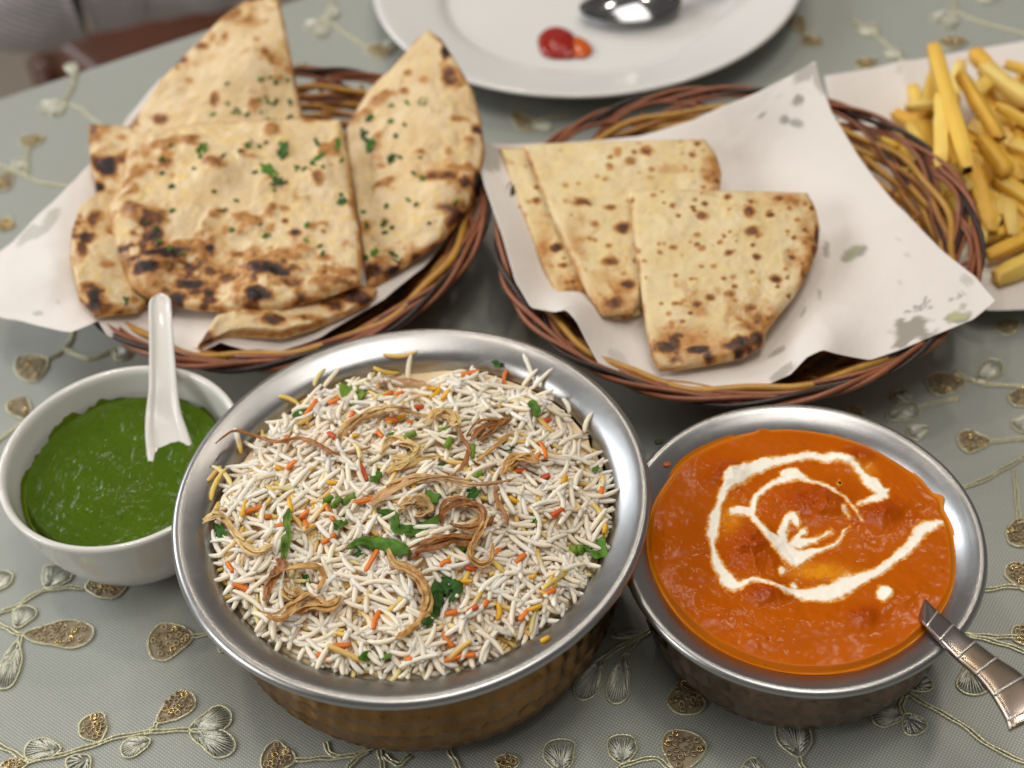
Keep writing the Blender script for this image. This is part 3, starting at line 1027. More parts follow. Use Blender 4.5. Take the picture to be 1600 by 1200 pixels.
def ribbon(path, width, thick=0.06, curl=0.0, wob=0.25, seed=0, tint=(.4, .2, .06), tint2=None):
    n = max(14, int(np.sum(np.linalg.norm(np.diff(path, axis=0), axis=1)) / 0.09))
    q = resample(path, n)
    t = np.gradient(q, axis=0)
    t /= np.linalg.norm(t, axis=1)[:, None] + 1e-9
    upv = np.repeat(np.array([[0, 0, 1.0]]), n, 0)
    sd = np.cross(t, upv)
    sd /= np.linalg.norm(sd, axis=1)[:, None] + 1e-9
    un = np.cross(sd, t)
    s = np.linspace(0, 1, n)
    tw = wob * 2.2 * fbm(np.c_[s * 5, 0 * s + seed, 0 * s], seed, 3)
    sd, un = sd * np.cos(tw)[:, None] + un * np.sin(tw)[:, None], un * np.cos(tw)[:, None] - sd * np.sin(tw)[:, None]
    w = np.broadcast_to(np.asarray(width, float), (n,)) if np.ndim(width) == 0 else np.interp(s, np.linspace(0, 1, len(width)), width)
    w = w * (1 + 0.28 * fbm(np.c_[s * n * .2, 0 * s, 0 * s + seed], seed + 9, 2))
    w = w * np.minimum(1, 0.35 + 4 * np.minimum(s, 1 - s))
    K = np.linspace(-1, 1, 7)
    cr = fbm(np.c_[np.repeat(s * n * .16, 7), np.tile(K * 1.4, n), np.full(n * 7, seed)], seed + 3, 3).reshape(n, 7)
    cr2 = fbm(np.c_[np.repeat(s * n * .5, 7), np.tile(K * 2.6, n), np.full(n * 7, seed + 1.)], seed + 6, 2).reshape(n, 7)
    w = w * (1 + .22 * fbm(np.c_[s * n * .55, 0 * s, 0 * s + seed], seed + 2, 2))
    top = q[:, None] + sd[:, None] * (w[:, None] * K[None] / 2 + cr2 * .03)[..., None] + un[:, None] * (curl * w[:, None] * (K[None] ** 2 - .4) + cr * w[:, None] * 0.48 + cr2 * 0.05)[..., None]
    th = thick * (1 - 0.6 * K ** 2)
    bot = top - un[:, None] * th[None, :, None]
    ring = np.concatenate([top, bot[:, ::-1]], 1)
    v = ring.reshape(-1, 3)
    a, b = np.array(tint), np.array(tint2 if tint2 is not None else tint)
    KK = np.tile(np.r_[K, K[::-1]], n)
    fib = fbm(np.c_[KK * 5, np.repeat(s * n * .10, 14), np.full(n * 14, seed * 1.7)], seed + 8, 2)
    m_ = np.clip(0.45 + 0.9 * fbm(v * 3.0, seed + 5, 4) + 0.7 * fib - 0.35 * KK ** 2 + .1, 0, 1)[:, None]
    c = a * (1 - m_) + b * m_
    return v, [grid_faces(n, 14, True), np.arange(14)[None, ::-1], (n - 1) * 14 + np.arange(14)[None]], c


def garnish_path(px, lift):
    q = on_rice(px, 0)
    n = max(10, len(px) * 4)
    qq = resample(q, n)
    z = hm(qq[:, 0], qq[:, 1])
    z = np.maximum(z, np.max([np.roll(z, 1), np.roll(z, -1)], 0))
    z = np.convolve(np.r_[z[:2][::-1], z, z[-2:][::-1]], np.ones(5) / 5, 'valid')
    lift = np.interp(np.linspace(0, 1, n), np.linspace(0, 1, len(lift)), lift) if hasattr(lift, '__len__') else lift
    pj = proj(qq)
    return P(pj, z + lift)


BR, AM, DK, ST, MV = (0.52, 0.235, 0.065), (0.84, 0.52, 0.19), (0.27, 0.095, 0.025), (0.90, 0.68, 0.34), (0.55, 0.32, 0.22)
OPX = 0.0242
ON = [
    ([(337, 692), (350, 682), (368, 673), (400, 681), (432, 690), (468, 684), (496, 694), (520, 707), (550, 706), (578, 698)], [7, 9, 8, 7, 8, 10, 8, 9], (0.45, 0.2, 0.12), (DK, BR), .35, 'long dark fried onion strand reaching over the left steel rim'),
    ([(536, 702), (537, 680), (552, 660), (580, 645), (612, 638), (642, 642), (665, 650)], [10, 14, 16, 14, 12], (0.15, .3, .2), (BR, ST), .3, 'arched golden onion strand in the upper middle of the rice'),
    ([(598, 706), (606, 692), (630, 690), (652, 702), (640, 716), (612, 714)], [14, 20, 16], .12, (AM, ST), .3, 'loosely folded pale onion curl under the golden arch'),
    ([(598, 737), (625, 728), (655, 718), (690, 714)], [12, 15, 12], .14, (AM, ST), .3, 'straight straw coloured onion strip below the pale curl'),
    ([(662, 662), (684, 645), (706, 650), (714, 664), (700, 655)], [14, 22, 14], .16, (AM, ST), .3, 'crumpled golden onion flake at the top of the thin drooping strand'),
    ([(715, 664), (722, 684), (732, 702), (724, 726), (708, 742)], [8, 7, 9, 7], .22, (BR, DK), .4, 'thin drooping brown onion strand right of the middle'),
    ([(734, 690), (752, 668), (778, 660), (792, 656), (770, 672), (750, 690)], [10, 14, 12], .16, (DK, BR), .35, 'dark brown onion loop folded to a triangle, upper right'),
    ([(745, 720), (768, 700), (790, 682), (804, 673)], [9, 12, 9], .26, (BR, AM), .3, 'brown onion strip slanting across the triangular loop'),
    ([(788, 738), (800, 722), (820, 715), (842, 722)], [18, 26, 18], .12, (BR, AM), .4, 'broad crisp onion piece with a scrap of dark herb on it'),
    ([(578, 788), (598, 772), (625, 757), (660, 747), (700, 748), (735, 756), (770, 754), (802, 748)], [22, 22, 16, 11, 10, 8], .2, (MV, AM), .2, 'long mauve tinged onion strip lying across the centre'),
    ([(622, 798), (640, 784), (660, 784), (668, 800), (650, 806)], [16, 26, 18], .15, (AM, (0.5, 0.36, 0.2)), .5, 'beige crumbly onion lump beside the swirled brown onion'),
    ([(800, 762), (784, 760), (774, 768), (780, 786), (788, 800), (793, 820)], [6, 8, 7, 12], .2, (BR, DK), .4, 'thin hooked onion squiggle right of the brown swirl'),
    ([(692, 822), (694, 800), (714, 786), (738, 788), (754, 800), (750, 818), (730, 826), (708, 820)], [12, 16, 14, 10], [.15, .3, .22, .35, .12], (BR, DK), .35, 'dark brown fried onion swirled to a rosette at the centre'),
    ([(648, 862), (672, 852), (702, 842), (732, 842), (752, 830), (772, 806)], [14, 24, 18, 12], .2, (DK, BR), .3, 'wide dark onion strip running below the rosette'),
    ([(764, 808), (752, 830), (738, 856), (736, 872), (752, 884), (768, 872), (770, 848)], [12, 12, 10, 14], [.35, .3, .1, .1], (AM, BR), .35, 'looped onion strip hanging from the right of the rosette'),
    ([(318, 812), (336, 802), (350, 806), (364, 828), (378, 846), (398, 862), (424, 850)], [24, 20, 10, 16, 22, 20], (0.35, .2, .1, .12), (ST, AM), .45, 'pale straw coloured onion strip at the left rim'),
    ([(432, 872), (440, 884), (426, 908), (412, 938)], [12, 14, 18, 14], .16, (BR, DK), .3, 'brown onion bit with a dark tip in the lower left'),
    ([(440, 892), (468, 884), (498, 886), (506, 902), (496, 922)], [10, 12, 10], .26, (AM, BR), .25, 'onion ring arch in the lower left of the rice'),
    ([(446, 905), (452, 925), (468, 930), (458, 945)], [22, 30, 22], .08, (AM, (0.5, 0.36, 0.2)), .4, 'thin translucent onion disc inside the lower left ring'),
    ([(416, 962), (440, 966), (456, 948), (478, 930), (490, 932)], [10, 14, 14, 10], .22, (BR, AM), .3, 'bent onion strip beneath the lower left ring'),
    ([(462, 958), (490, 944), (514, 948), (534, 930)], [14, 22, 16], .12, (BR, AM), .4, 'frilled onion strip at the bottom of the lower left tangle'),
    ([(606, 854), (618, 876), (638, 886), (658, 908), (668, 938), (658, 966), (636, 984), (620, 996)], [12, 20, 18, 20, 24, 22], .16, (AM, BR), .3, 'long curved onion strip sweeping down to the lower middle'),
    ([(588, 608), (594, 598), (616, 595), (642, 596), (672, 602)], [8, 12, 12, 9], .15, (MV, AM), .2, 'mauve brown onion strip at the back against the steel'),
]
for n, (pp, wd, lift, (c1, c2), wob, lab) in enumerate(ON):
    q = garnish_path(pp, [a + .07 for a in lift] if hasattr(lift, '__len__') else lift + .07)
    v, f, c = ribbon(q, [w * OPX * .8 for w in wd], 0.045, 0.18 * (-1) ** n, wob, 20 + n, c1, c2)
    on = mo('fried_onion', v, f, ONION, attrs={'tint': c}, label=lab, cat='fried onion', group='fried onion strands on the rice')
    if max(wd) >= 14:             # the layers of a ring cling together: thinner shreds beside the wide one
        for k in range(2):
            t_ = np.linspace(0, 1, len(q))[:, None]
            off = np.array([math.cos(n + 2.4 * k), math.sin(n + 2.4 * k), 0]) * .17
            q2 = q + off * (0.4 + np.sin(t_ * 5 + k)) + [0, 0, .05 + .05 * k]
            a_, b_ = (0, int(len(q) * .75)) if k else (int(len(q) * .2), len(q))
            v, f, c = ribbon(q2[a_:b_], [w * OPX * .36 for w in wd], 0.035, 0.2, .6, 320 + 2 * n + k, c2, c1)
            mo('onion_shred', v, f, ONION, on, attrs={'tint': c})

LG, MG, DG = (0.30, 0.50, 0.06), (0.14, 0.35, 0.03), (0.055, 0.20, 0.022)


def leaf_blade(q0, q1, width, lobes, tint, seed, lift=0.1):
    """a crumpled coriander leaf between two points on the heap"""
    a, b = np.array(q0), np.array(q1)
    ax = b - a
    L = np.linalg.norm(ax)
    ax /= L
    sd = np.cross(ax, [0, 0, 1.0])
    sd /= np.linalg.norm(sd)
    un = np.cross(sd, ax)
    nt, nr = 40, 6
    th = np.linspace(0, 2 * np.pi, nt, endpoint=False)
    env = (1 - 0.30 * (0.5 + 0.5 * np.cos(lobes * th))) * (1 - 0.10 * (0.5 + 0.5 * np.cos(lobes * 3 * th + seed)))
    ring = np.linspace(0, 1, nr)[:, None]
    X = 0.5 + 0.5 * ring * env * np.cos(th)
    Y = 0.5 * ring * env * np.sin(th)
    p = a + ax * (X * L)[..., None] + sd * (Y * width)[..., None]
    bend = fbm(np.c_[X.ravel() * 2.2, Y.ravel() * 2.2, np.full(X.size, seed)], seed, 3).reshape(X.shape)
    p = p + un * ((bend * 0.28 + 0.35 * (np.abs(Y) - .15)) * width + lift)[..., None]
    v = p.reshape(-1, 3)
    f = grid_faces(nr, nt, True)
    v2 = v - un * 0.025
    allv = np.vstack([v, v2])
    k = np.arange(nt)
    o_ = (nr - 1) * nt
    M_ = len(v)
    edge = np.c_[o_ + k, o_ + (k + 1) % nt, M_ + o_ + (k + 1) % nt, M_ + o_ + k]
    c = np.array(tint) * (0.8 + 0.5 * np.clip(fbm(allv * 3, seed + 2, 2) + .3, 0, 1))[:, None]
    return allv, [np.vstack([f, f[:, ::-1] + M_, edge])], c


GREEN = [  # kind, points, width px, tint, label
    ('leaf', [(528, 632), (572, 610)], 34, LG, 'bright green coriander leaf at the back left of the rice'),
    ('leaf', [(468, 668), (486, 634)], 26, DG, 'dark coriander leaf by the orange shred at the upper left'),
    ('leaf', [(776, 582), (782, 565)], 14, DG, 'small dark herb square on the back steel rim'),
    ('strip', [(829, 626), (838, 642), (842, 652)], 13, MG, 'upright green herb strip near the back right edge'),
    ('leaf', [(824, 672), (838, 665)], 9, MG, 'small herb scrap right of the triangular onion'),
    ('strip', [(543, 856), (562, 846), (585, 846), (606, 852), (626, 858), (642, 862)], 15, MG, 'long dark green herb strip in the middle of the rice'),
    ('strip', [(443, 876), (446, 850), (449, 820), (451, 794)], 10, (0.24, 0.42, 0.05), 'upright pale green coriander stalk on the left'),
    ('strip', [(662, 976), (674, 956), (679, 932), (684, 916), (698, 913), (709, 922), (704, 940)], 18, DG, 'hooked broad green leaf strip in the lower middle'),
    ('strip', [(582, 800), (604, 802), (616, 808), (620, 826), (646, 828), (672, 818), (690, 804)], 12, MG, 'angled green leaf strip under the brown rosette'),
    ('leaf', [(648, 738), (700, 733)], 18, DG, 'dark herb leaf above the mauve onion strip'),
    ('leaf', [(652, 776), (692, 792)], 20, MG, 'soft green leaf left of the rosette, below the mauve strip'),
    ('leaf', [(688, 790), (708, 764)], 18, DG, 'dark folded leaf right above the rosette'),
    ('leaf', [(730, 782), (750, 766)], 16, DG, 'small dark leaf to the upper right of the rosette'),
    ('cube', [(508, 782), (522, 778)], 13, MG, 'dark end of the chopped green stalks left of centre'),
    ('cube', [(520, 792), (532, 778)], 13, (0.25, 0.42, 0.07), 'pale chopped stalk, middle one of three left of centre'),
    ('cube', [(536, 786), (556, 774)], 15, (0.25, 0.42, 0.07), 'thickest pale chopped stalk left of centre'),
    ('strip', [(524, 828), (530, 818), (535, 812)], 12, MG, 'short green stalk piece below the chopped stalks'),
    ('leaf', [(536, 846), (552, 820)], 20, LG, 'light feathery coriander sprig left of the long herb strip'),
    ('leaf', [(546, 812), (566, 816)], 16, MG, 'small lobed leaf beside the feathery sprig'),
    ('leaf', [(922, 845), (944, 876)], 24, MG, 'lobed coriander leaf against the right steel wall'),
    ('cube', [(894, 860), (910, 858)], 20, (0.27, 0.44, 0.05), 'pale green stalk cube beside the right hand leaf'),
    ('leaf', [(926, 732), (936, 738)], 12, MG, 'tiny leaf at the right edge of the rice'),
    ('leaf', [(338, 850), (358, 828)], 26, DG, 'dark green leaf at the left edge below the straw onion'),
    ('strip', [(560, 1028), (580, 1024), (600, 1028), (612, 1024)], 9, MG, 'flat green strip at the front edge of the rice'),
    ('leaf', [(820, 822), (842, 812)], 16, MG, 'small ragged leaf right of the thin onion squiggle'),
    ('strip', [(578, 752), (586, 746), (596, 738)], 11, MG, 'short green strip beside the red shred left of centre'),
    ('cube', [(606, 680), (620, 678)], 10, MG, 'little green stalk slice under the golden arch'),
    ('cube', [(632, 684), (650, 676)], 12, LG, 'pale green stalk bits right under the golden arch'),
    ('cube', [(697, 700), (704, 686)], 14, LG, 'pale green stalk slice by the thin drooping strand'),
    ('cube', [(738, 716), (740, 696)], 9, LG, 'upright green stalk slice between the two onion strips'),
    ('cube', [(740, 746), (754, 738)], 12, LG, 'green stalk slice below the broad crisp onion'),
    ('leaf', [(786, 706), (802, 698)], 18, DG, 'scrap of dark herb lying on the broad crisp onion'),
    ('leaf', [(474, 918), (488, 906)], 16, DG, 'small dark leaf inside the lower left onion ring'),
    ('leaf', [(556, 872), (574, 864)], 14, DG, 'small dark leaf under the middle herb strip'),
    ('leaf', [(694, 864), (712, 852)], 16, LG, 'light leaf peeking out below the wide dark onion'),
    ('cube', [(720, 858), (728, 850)], 14, LG, 'light stalk piece below the rosette'),
    ('leaf', [(690, 700), (700, 660)], 14, LG, 'light leaf between the golden flake and drooping strand'),
]
for n, (kd, pp, w, tint, lab) in enumerate(GREEN):
    w *= OPX
    if kd == 'leaf':
        q = on_rice(pp, 0.0)
        zz = max(q[:, 2])
        q[:, 2] = q[:, 2] * .4 + zz * .6
        v, f, c = leaf_blade(q[0], q[1], w * 1.5, 5, tint, n, 0.09)
        nm = 'coriander_leaf'
    elif kd == 'strip':
        q = garnish_path(pp, 0.13)
        v, f, c = ribbon(q, w * 1.35, 0.02, 0.12 * (-1) ** n, 0.55, 60 + n, tint, np.array(tint) * .5)
        nm = 'herb_strip'
    else:
        q = garnish_path(pp, 0.12)
        v, f = tube(resample(q, 5), w * .4, 5)
        c = np.repeat(np.array(tint)[None], len(v), 0)
        nm = 'stalk_slice'
    mo(nm, v, f, LEAF, smooth=kd != 'cube', attrs={'tint': c}, label=lab, cat='herb', group='chopped coriander on the rice')

# ------------------------------------------------------------------ curry
LV = 4.84
n_r, n_a = 150, 420
aa = np.linspace(0, 2 * np.pi, n_a, endpoint=False)
edge_r = 5.30 + 0.10 * np.sin(aa) + 0.07 * fbm(np.c_[np.cos(aa) * 2, np.sin(aa) * 2], 5, 4)
for px, amp, wd in (((1475, 775), 0.2, 0.05), ((1188, 655), 0.22, 0.03), ((1480, 820), .08, .16), ((1050, 700), .08, .2), ((1460, 900), .06, .2)):
    q = P([px], 5.0)[0]
    a0 = math.atan2(q[1] - CC[1], q[0] - CC[0])
    edge_r = edge_r + amp * np.exp(-((np.angle(np.exp(1j * (aa - a0)))) / wd) ** 2)
rr = (np.linspace(0, 1, n_r) ** 0.75)[:, None] * edge_r[None]
X = CC[0] + rr * np.cos(aa)
Y = CC[1] + rr * np.sin(aa)
flat = np.c_[X.ravel(), Y.ravel(), np.full(X.size, LV)]
px = proj(flat)
Z = np.full(len(flat), LV) + 0.05 * fbm(flat * [1, 1, 0], 3, 4, 0.9) + 0.010 * fbm(flat * [1, 1, 0], 8, 3, 5)
rf_ = (rr / edge_r[None]).ravel()
lump = np.zeros(len(flat))
for (x, y, rx, ry, h) in [(1132, 742, 30, 20, .22), (1335, 712, 26, 14, .16), (1172, 858, 42, 36, .34), (1375, 802, 40, 20, .22), (1262, 785, 56, 26, .24), (1300, 795, 26, 18, .12),
                          (1195, 928, 34, 18, .2), (1120, 960, 60, 26, .14), (1255, 975, 60, 20, .12), (1348, 962, 30, 16, .16), (1052, 850, 26, 22, .14), (1440, 760, 40, 30, .1),
                          (1180, 1000, 40, 14, .1), (1400, 930, 40, 20, .08), (1090, 900, 20, 16, .1)]:
    d = ((px[:, 0] - x) / rx) ** 2 + ((px[:, 1] - y) / ry) ** 2
    d = d * (1 + 0.35 * fbm(flat * [1, 1, 0] + x, 12, 3, 1.6))
    k = np.exp(-d * 1.0)
    Z += 1.3 * h * k * (1 + 0.35 * fbm(flat * [1, 1, 0], 31, 3, 3.0))
    if h > .15:
        lump = np.maximum(lump, k)
wz = np.interp(rf_ * np.repeat(edge_r[None], n_r, 0).ravel(), np.array(lin2)[4:10, 0], np.array(lin2)[4:10, 1])
t = sm(rf_, 0.955, 1.0)
Z = np.maximum(Z * (1 - t) + (wz + 0.012) * t, np.where(rf_ > .9, wz + 0.012, 0))
CREAM = [
    [(1142, 752, 14), (1160, 742, 16), (1185, 728, 11), (1230, 717, 8), (1270, 713, 8), (1310, 717, 7), (1335, 728, 6), (1345, 739, 6), (1356, 751, 11), (1372, 765, 12), (1383, 778, 5)],
    [(1384, 768, 6), (1372, 780, 9), (1352, 788, 5), (1340, 793, 3)],
    [(1150, 748, 12), (1137, 764, 7), (1130, 777, 9), (1122, 794, 6), (1117, 813, 11), (1113, 832, 11), (1114, 850, 5), (1118, 872, 8), (1126, 892, 11), (1137, 910, 13), (1152, 919, 9), (1175, 911, 5), (1200, 914, 4), (1235, 925, 7), (1262, 930, 13), (1298, 925, 18), (1322, 914, 17), (1348, 902, 12), (1380, 886, 8), (1405, 868, 10), (1428, 848, 14), (1440, 828, 14), (1458, 822, 9), (1472, 820, 5)],
    [(1145, 800, 7), (1158, 801, 10), (1170, 804, 8)], [(1250, 746, 6), (1217, 752, 6), (1196, 764, 6), (1179, 785, 6), (1176, 808, 7), (1190, 828, 7), (1207, 846, 11), (1228, 862, 17), (1245, 872, 17), (1264, 866, 9), (1288, 857, 5), (1312, 843, 5), (1328, 824, 4)],
    [(1226, 742, 10), (1240, 743, 11), (1252, 747, 6), (1275, 756, 4), (1300, 768, 4), (1317, 781, 3), (1332, 797, 2), (1346, 818, 2)],
    [(1248, 850, 11), (1275, 842, 4), (1300, 832, 3)], [(1222, 848, 10), (1226, 830, 8), (1232, 815, 7), (1242, 812, 7), (1249, 820, 4)], [(1240, 850, 8), (1256, 830, 6)],
    [(1318, 800, 6), (1326, 810, 4)], [(1222, 892, 6), (1223, 894, 6)], [(1240, 915, 6), (1241, 917, 6)], [(1379, 927, 14), (1381, 928, 14)], [(1311, 755, 3), (1312, 756, 3)]]


def stroke_field(px, strokes):
    out = np.zeros(len(px))
    for st in strokes:
        st = np.array(st, float)
        if len(st) > 2:
            st = resample(st, len(st) * 5)
        for a, b in zip(st[:-1], st[1:]):
            d = b[:2] - a[:2]
            t = np.clip(((px - a[:2]) @ d) / (d @ d + 1e-9), 0, 1)
            w = (a[2] + (b[2] - a[2]) * t) * .78
            dist = np.linalg.norm(px - a[:2] - t[:, None] * d, axis=1)
            out = np.maximum(out, np.clip(1 - (dist / w - 1) * 1.0 * np.minimum(w / 6, 1.6), 0, 2) / 2)
    return out


wpx = px + 5.0 * np.c_[fbm(flat, 41, 3, 1.8), fbm(flat, 47, 3, 1.8)] + 1.6 * np.c_[fbm(flat, 51, 3, 4), fbm(flat, 57, 3, 4)]
cream = stroke_field(wpx, CREAM)
cream = np.where(cream > 0, cream + 0.10 * fbm(flat, 61, 3, 7), 0)
faint = np.exp(-(((px[:, 0] - 1430) / 45) ** 2 + ((px[:, 1] - 852) / 40) ** 2)) * 0.16 + np.exp(-(((px[:, 0] - 1325) / 25) ** 2 + ((px[:, 1] - 830) / 40) ** 2)) * .22
cream = np.clip(cream - faint * (1 + fbm(flat, 71, 3, 6)), 0, 1)
oil = np.exp(-(((px[:, 0] - 1282) / 40) ** 2 + ((px[:, 1] - 893) / 12) ** 2)) * 1.2 + 0.7 * np.exp(-(((px[:, 0] - 1140) / 16) ** 2 + ((px[:, 1] - 812) / 26) ** 2)) + 0.8 * np.exp(-(((px[:, 0] - 1352) / 16) ** 2 + ((px[:, 1] - 735) / 12) ** 2))
oil = np.clip(oil * (1 + 0.9 * fbm(flat, 81, 3, 5)), 0, 1) + 0.55 * sm(rf_, 0.93, 0.99)
Z = Z + 0.03 * sm(cream, .4, .6)
V = np.c_[flat[:, :2], Z]
F = grid_faces(n_r, n_a, True)
curry = place('curry', (CC[0], CC[1], 0.9), 'orange curry with a white cream swirl filling the smaller pot', 'curry')
fc = cream[F].mean(1)
msk = fc > 0.5
# the cream pieces: outer swirl, inner swirl, drops
fpx = px[F].mean(1)
inner = ((fpx[:, 0] - 1254) / 86) ** 2 + ((fpx[:, 1] - 806) / 72) ** 2 < 1
drops = (np.hypot(fpx[:, 0] - 1380, fpx[:, 1] - 927) < 24) | (np.hypot(fpx[:, 0] - 1222, fpx[:, 1] - 893) < 12) | (np.hypot(fpx[:, 0] - 1240, fpx[:, 1] - 916) < 9) | (np.hypot(fpx[:, 0] - 1311, fpx[:, 1] - 755) < 7)
at = dict(cream=cream, oil=np.clip(oil, 0, 1), lump=np.clip(lump, 0, 1))


def sub_mesh(name, mk, mat, parent, dz=0.0, **k):
    f = F[mk]
    u, inv = np.unique(f, return_inverse=True)
    return mo(name, V[u] + [0, 0, dz], inv.reshape(-1, 4), mat, parent, attrs={a: b[u] for a, b in at.items()}, **k)


sub_mesh('gravy', ~msk, CURRY, curry)
sub_mesh('cream_swirl', msk & ~inner & ~drops, CURRY, curry, label='broken outer ring of white cream')
sub_mesh('cream_swirl', msk & inner & ~drops, CURRY, curry, label='inner loop of white cream with a thick pool')
sub_mesh('cream_drop', msk & drops & (fpx[:, 0] > 1350), CURRY, curry, label='round white cream drop near the spoon')
sub_mesh('cream_drop', msk & drops & (fpx[:, 0] < 1231), CURRY, curry)
if (msk & drops & (fpx[:, 0] > 1231) & (fpx[:, 0] < 1290)).any():
    sub_mesh('cream_drop', msk & drops & (fpx[:, 0] > 1231) & (fpx[:, 0] < 1290), CURRY, curry)
q = P([(1043, 725)], 5.1)[0]
qr = math.atan2(q[1] - CC[1], q[0] - CC[0])
for (pxy, r_, c_, nm, lab, ct, mt) in (((1042, 725), .12, (0.5, 0.10, 0.004), 'gravy_drip', 'small drip of orange gravy on the left steel rim of the curry pot', 'drip', CARROT),
                                       ((1030, 697), .13, (0.03, 0.05, 0.02), 'herb_speck', 'dark herb speck on the curry pot rim next to the rice pot', 'herb', LEAF)):
    q = P([pxy], 5.08)[0]
    rq = math.hypot(q[0] - CC[0], q[1] - CC[1])
    q[2] = np.interp(rq, np.array(lin2)[4:10, 0], np.array(lin2)[4:10, 1])
    v, f = grain_mesh(r_ * 2.6, r_, 0.02)
    v = v * [1, 1, .5] + q + [0, 0, .03]
    mo(nm, v, f, mt, attrs={'tint': np.repeat(np.array(c_)[None], len(v), 0)}, label=lab, cat=ct)

# spoon in the curry
le = [(1425, 955, 4.5), (1437, 968, 4.95), (1446, 977, 5.2), (1471, 1003, 5.6), (1497, 1029, 5.85), (1526, 1054, 6.05), (1551, 1085, 6.2), (1572, 1121, 6.3), (1578, 1140, 6.3)]
re_ = [(1438, 925, 4.5), (1448, 938, 4.95), (1468, 958, 5.2), (1495, 981, 5.6), (1525, 1003, 5.85), (1557, 1027, 6.05), (1592, 1050, 6.2), (1628, 1086, 6.3), (1648, 1110, 6.3)]
A = resample(np.array([P([a[:2]], a[2])[0] for a in le]), 60)
B = resample(np.array([P([a[:2]], a[2])[0] for a in re_]), 60)
t = np.linspace(0, 1, 9)
top = A[:, None] * (1 - t)[None, :, None] + B[:, None] * t[None, :, None]
top[..., 2] += 0.03 * (1 - (2 * t - 1) ** 4)[None]
bot = top[:, ::-1] - [0, 0, 0.16]
ringv = np.concatenate([top, bot], 1)
sp = place('serving_spoon', tuple(A[25]), 'metal spoon with coppery reflections on its ridged handle standing in the orange curry', 'spoon')
endc = np.arange(18)
v = ringv.reshape(-1, 3)
mo('handle', v, [grid_faces(60, 18, True), endc[None, ::-1], 59 * 18 + endc[None]], SPOONM, sp)
RID = simple('bright_steel_ridge', (0.80, 0.78, 0.75), 0.28, 0.9, 0.05)
for i in np.linspace(13, 56, 6).astype(int):
    q = np.vstack([A[i:i + 1], top[i], B[i:i + 1]]) + [0, 0, 0.015]
    mo('ridge', *tube(resample(q, 10), 0.045, 6), RID, sp)
bl = P([(1425, 945)], 4.3)[0]
th = np.linspace(0, 2 * np.pi, 28, endpoint=False)
rg = np.linspace(0.05, 1, 8)[:, None]
ex = A[0] * .5 + B[0] * .5 - (A[20] + B[20]) / 2
ex = ex / np.linalg.norm(ex)
ey = np.cross([0, 0, 1], ex)
cb = (A[0] + B[0]) / 2 + ex * 2.2
v = cb + ex * (2.4 * rg * np.cos(th))[..., None] + ey * (1.5 * rg * np.sin(th))[..., None] + np.array([0, 0, 1]) * (0.6 * rg ** 2 - 1.4 + 0 * th)[..., None]
v = np.vstack([v.reshape(-1, 3), v.reshape(-1, 3) - [0, 0, .1]])
fb = grid_faces(8, 28, True)
mo('spoon_bowl', v, np.vstack([fb, fb[:, ::-1] + 224]), SPOONM, sp)

# ------------------------------------------------------------------ chutney bowl
BC = (-15.15, 36.7, 0.0)
bprof = [(0.02, .18), (2.0, .18), (2.15, 0.02), (2.45, 0.02), (2.6, .3), (3.45, 1.1), (4.1, 2.3), (4.42, 3.5), (4.58, 4.35), (4.66, 4.75), (4.68, 4.92), (4.6, 5.0), (4.48, 4.97), (4.38, 4.8), (4.25, 4.1), (3.95, 2.7), (3.2, 1.3), (2, .75), (0.02, .65)]
v, f, uv = lathe(bprof, 120, 110)
mo('chutney_bowl', v + BC, f, PORC, label='round white bowl holding green chutney', cat='bowl', origin=BC)
n_r, n_a = 90, 260
aa = np.linspace(0, 2 * np.pi, n_a, endpoint=False)
CLV = 3.95
er = 4.12 + 0.10 * fbm(np.c_[np.cos(aa) * 3.5, np.sin(aa) * 3.5], 15, 4)
a0 = np.angle(np.exp(1j * (aa - 2.3)))
er = er + 0.10 * np.exp(-(a0 / .6) ** 2) * (1 + fbm(np.c_[np.cos(aa) * 14, np.sin(aa) * 14], 25, 3))
rr = (np.linspace(0.001, 1, n_r) ** 0.8)[:, None] * er[None]
X, Y = BC[0] + rr * np.cos(aa), BC[1] + rr * np.sin(aa)
fl = np.c_[X.ravel(), Y.ravel(), 0 * X.ravel()]
Z = CLV + 0.05 * fbm(fl, 5, 4, 1.0) + 0.035 * fbm(fl, 9, 4, 3.5) + 0.02 * np.abs(fbm(fl, 19, 3, 7))
cp = proj(np.c_[fl[:, :2], Z])
Z = Z + 0.10 * np.exp(-(((cp[:, 0] - 175) / 40) ** 2 + ((cp[:, 1] - 760) / 16) ** 2)) + .06 * np.exp(-(((cp[:, 0] - 120) / 50) ** 2 + ((cp[:, 1] - 700) / 14) ** 2))
rfr = np.repeat((np.linspace(0.001, 1, n_r) ** .8)[:, None], n_a, 1).ravel()
t = sm(rfr, 0.93, 1)
wallz = np.interp(np.hypot(X - BC[0], Y - BC[1]).ravel(), [3.95, 4.25, 4.38, 4.5], [2.7, 4.1, 4.8, 5.0])
Z = np.maximum(Z * (1 - t) + t * (wallz + 0.015), wallz + .012 * (rfr > .9))
mo('green_chutney', np.c_[fl[:, :2], Z], grid_faces(n_r, n_a, True), CHUTNEY, attrs={'thin': sm(rfr, .95, 1.0)},
   label='thick dark green chutney filling the white bowl', cat='chutney')

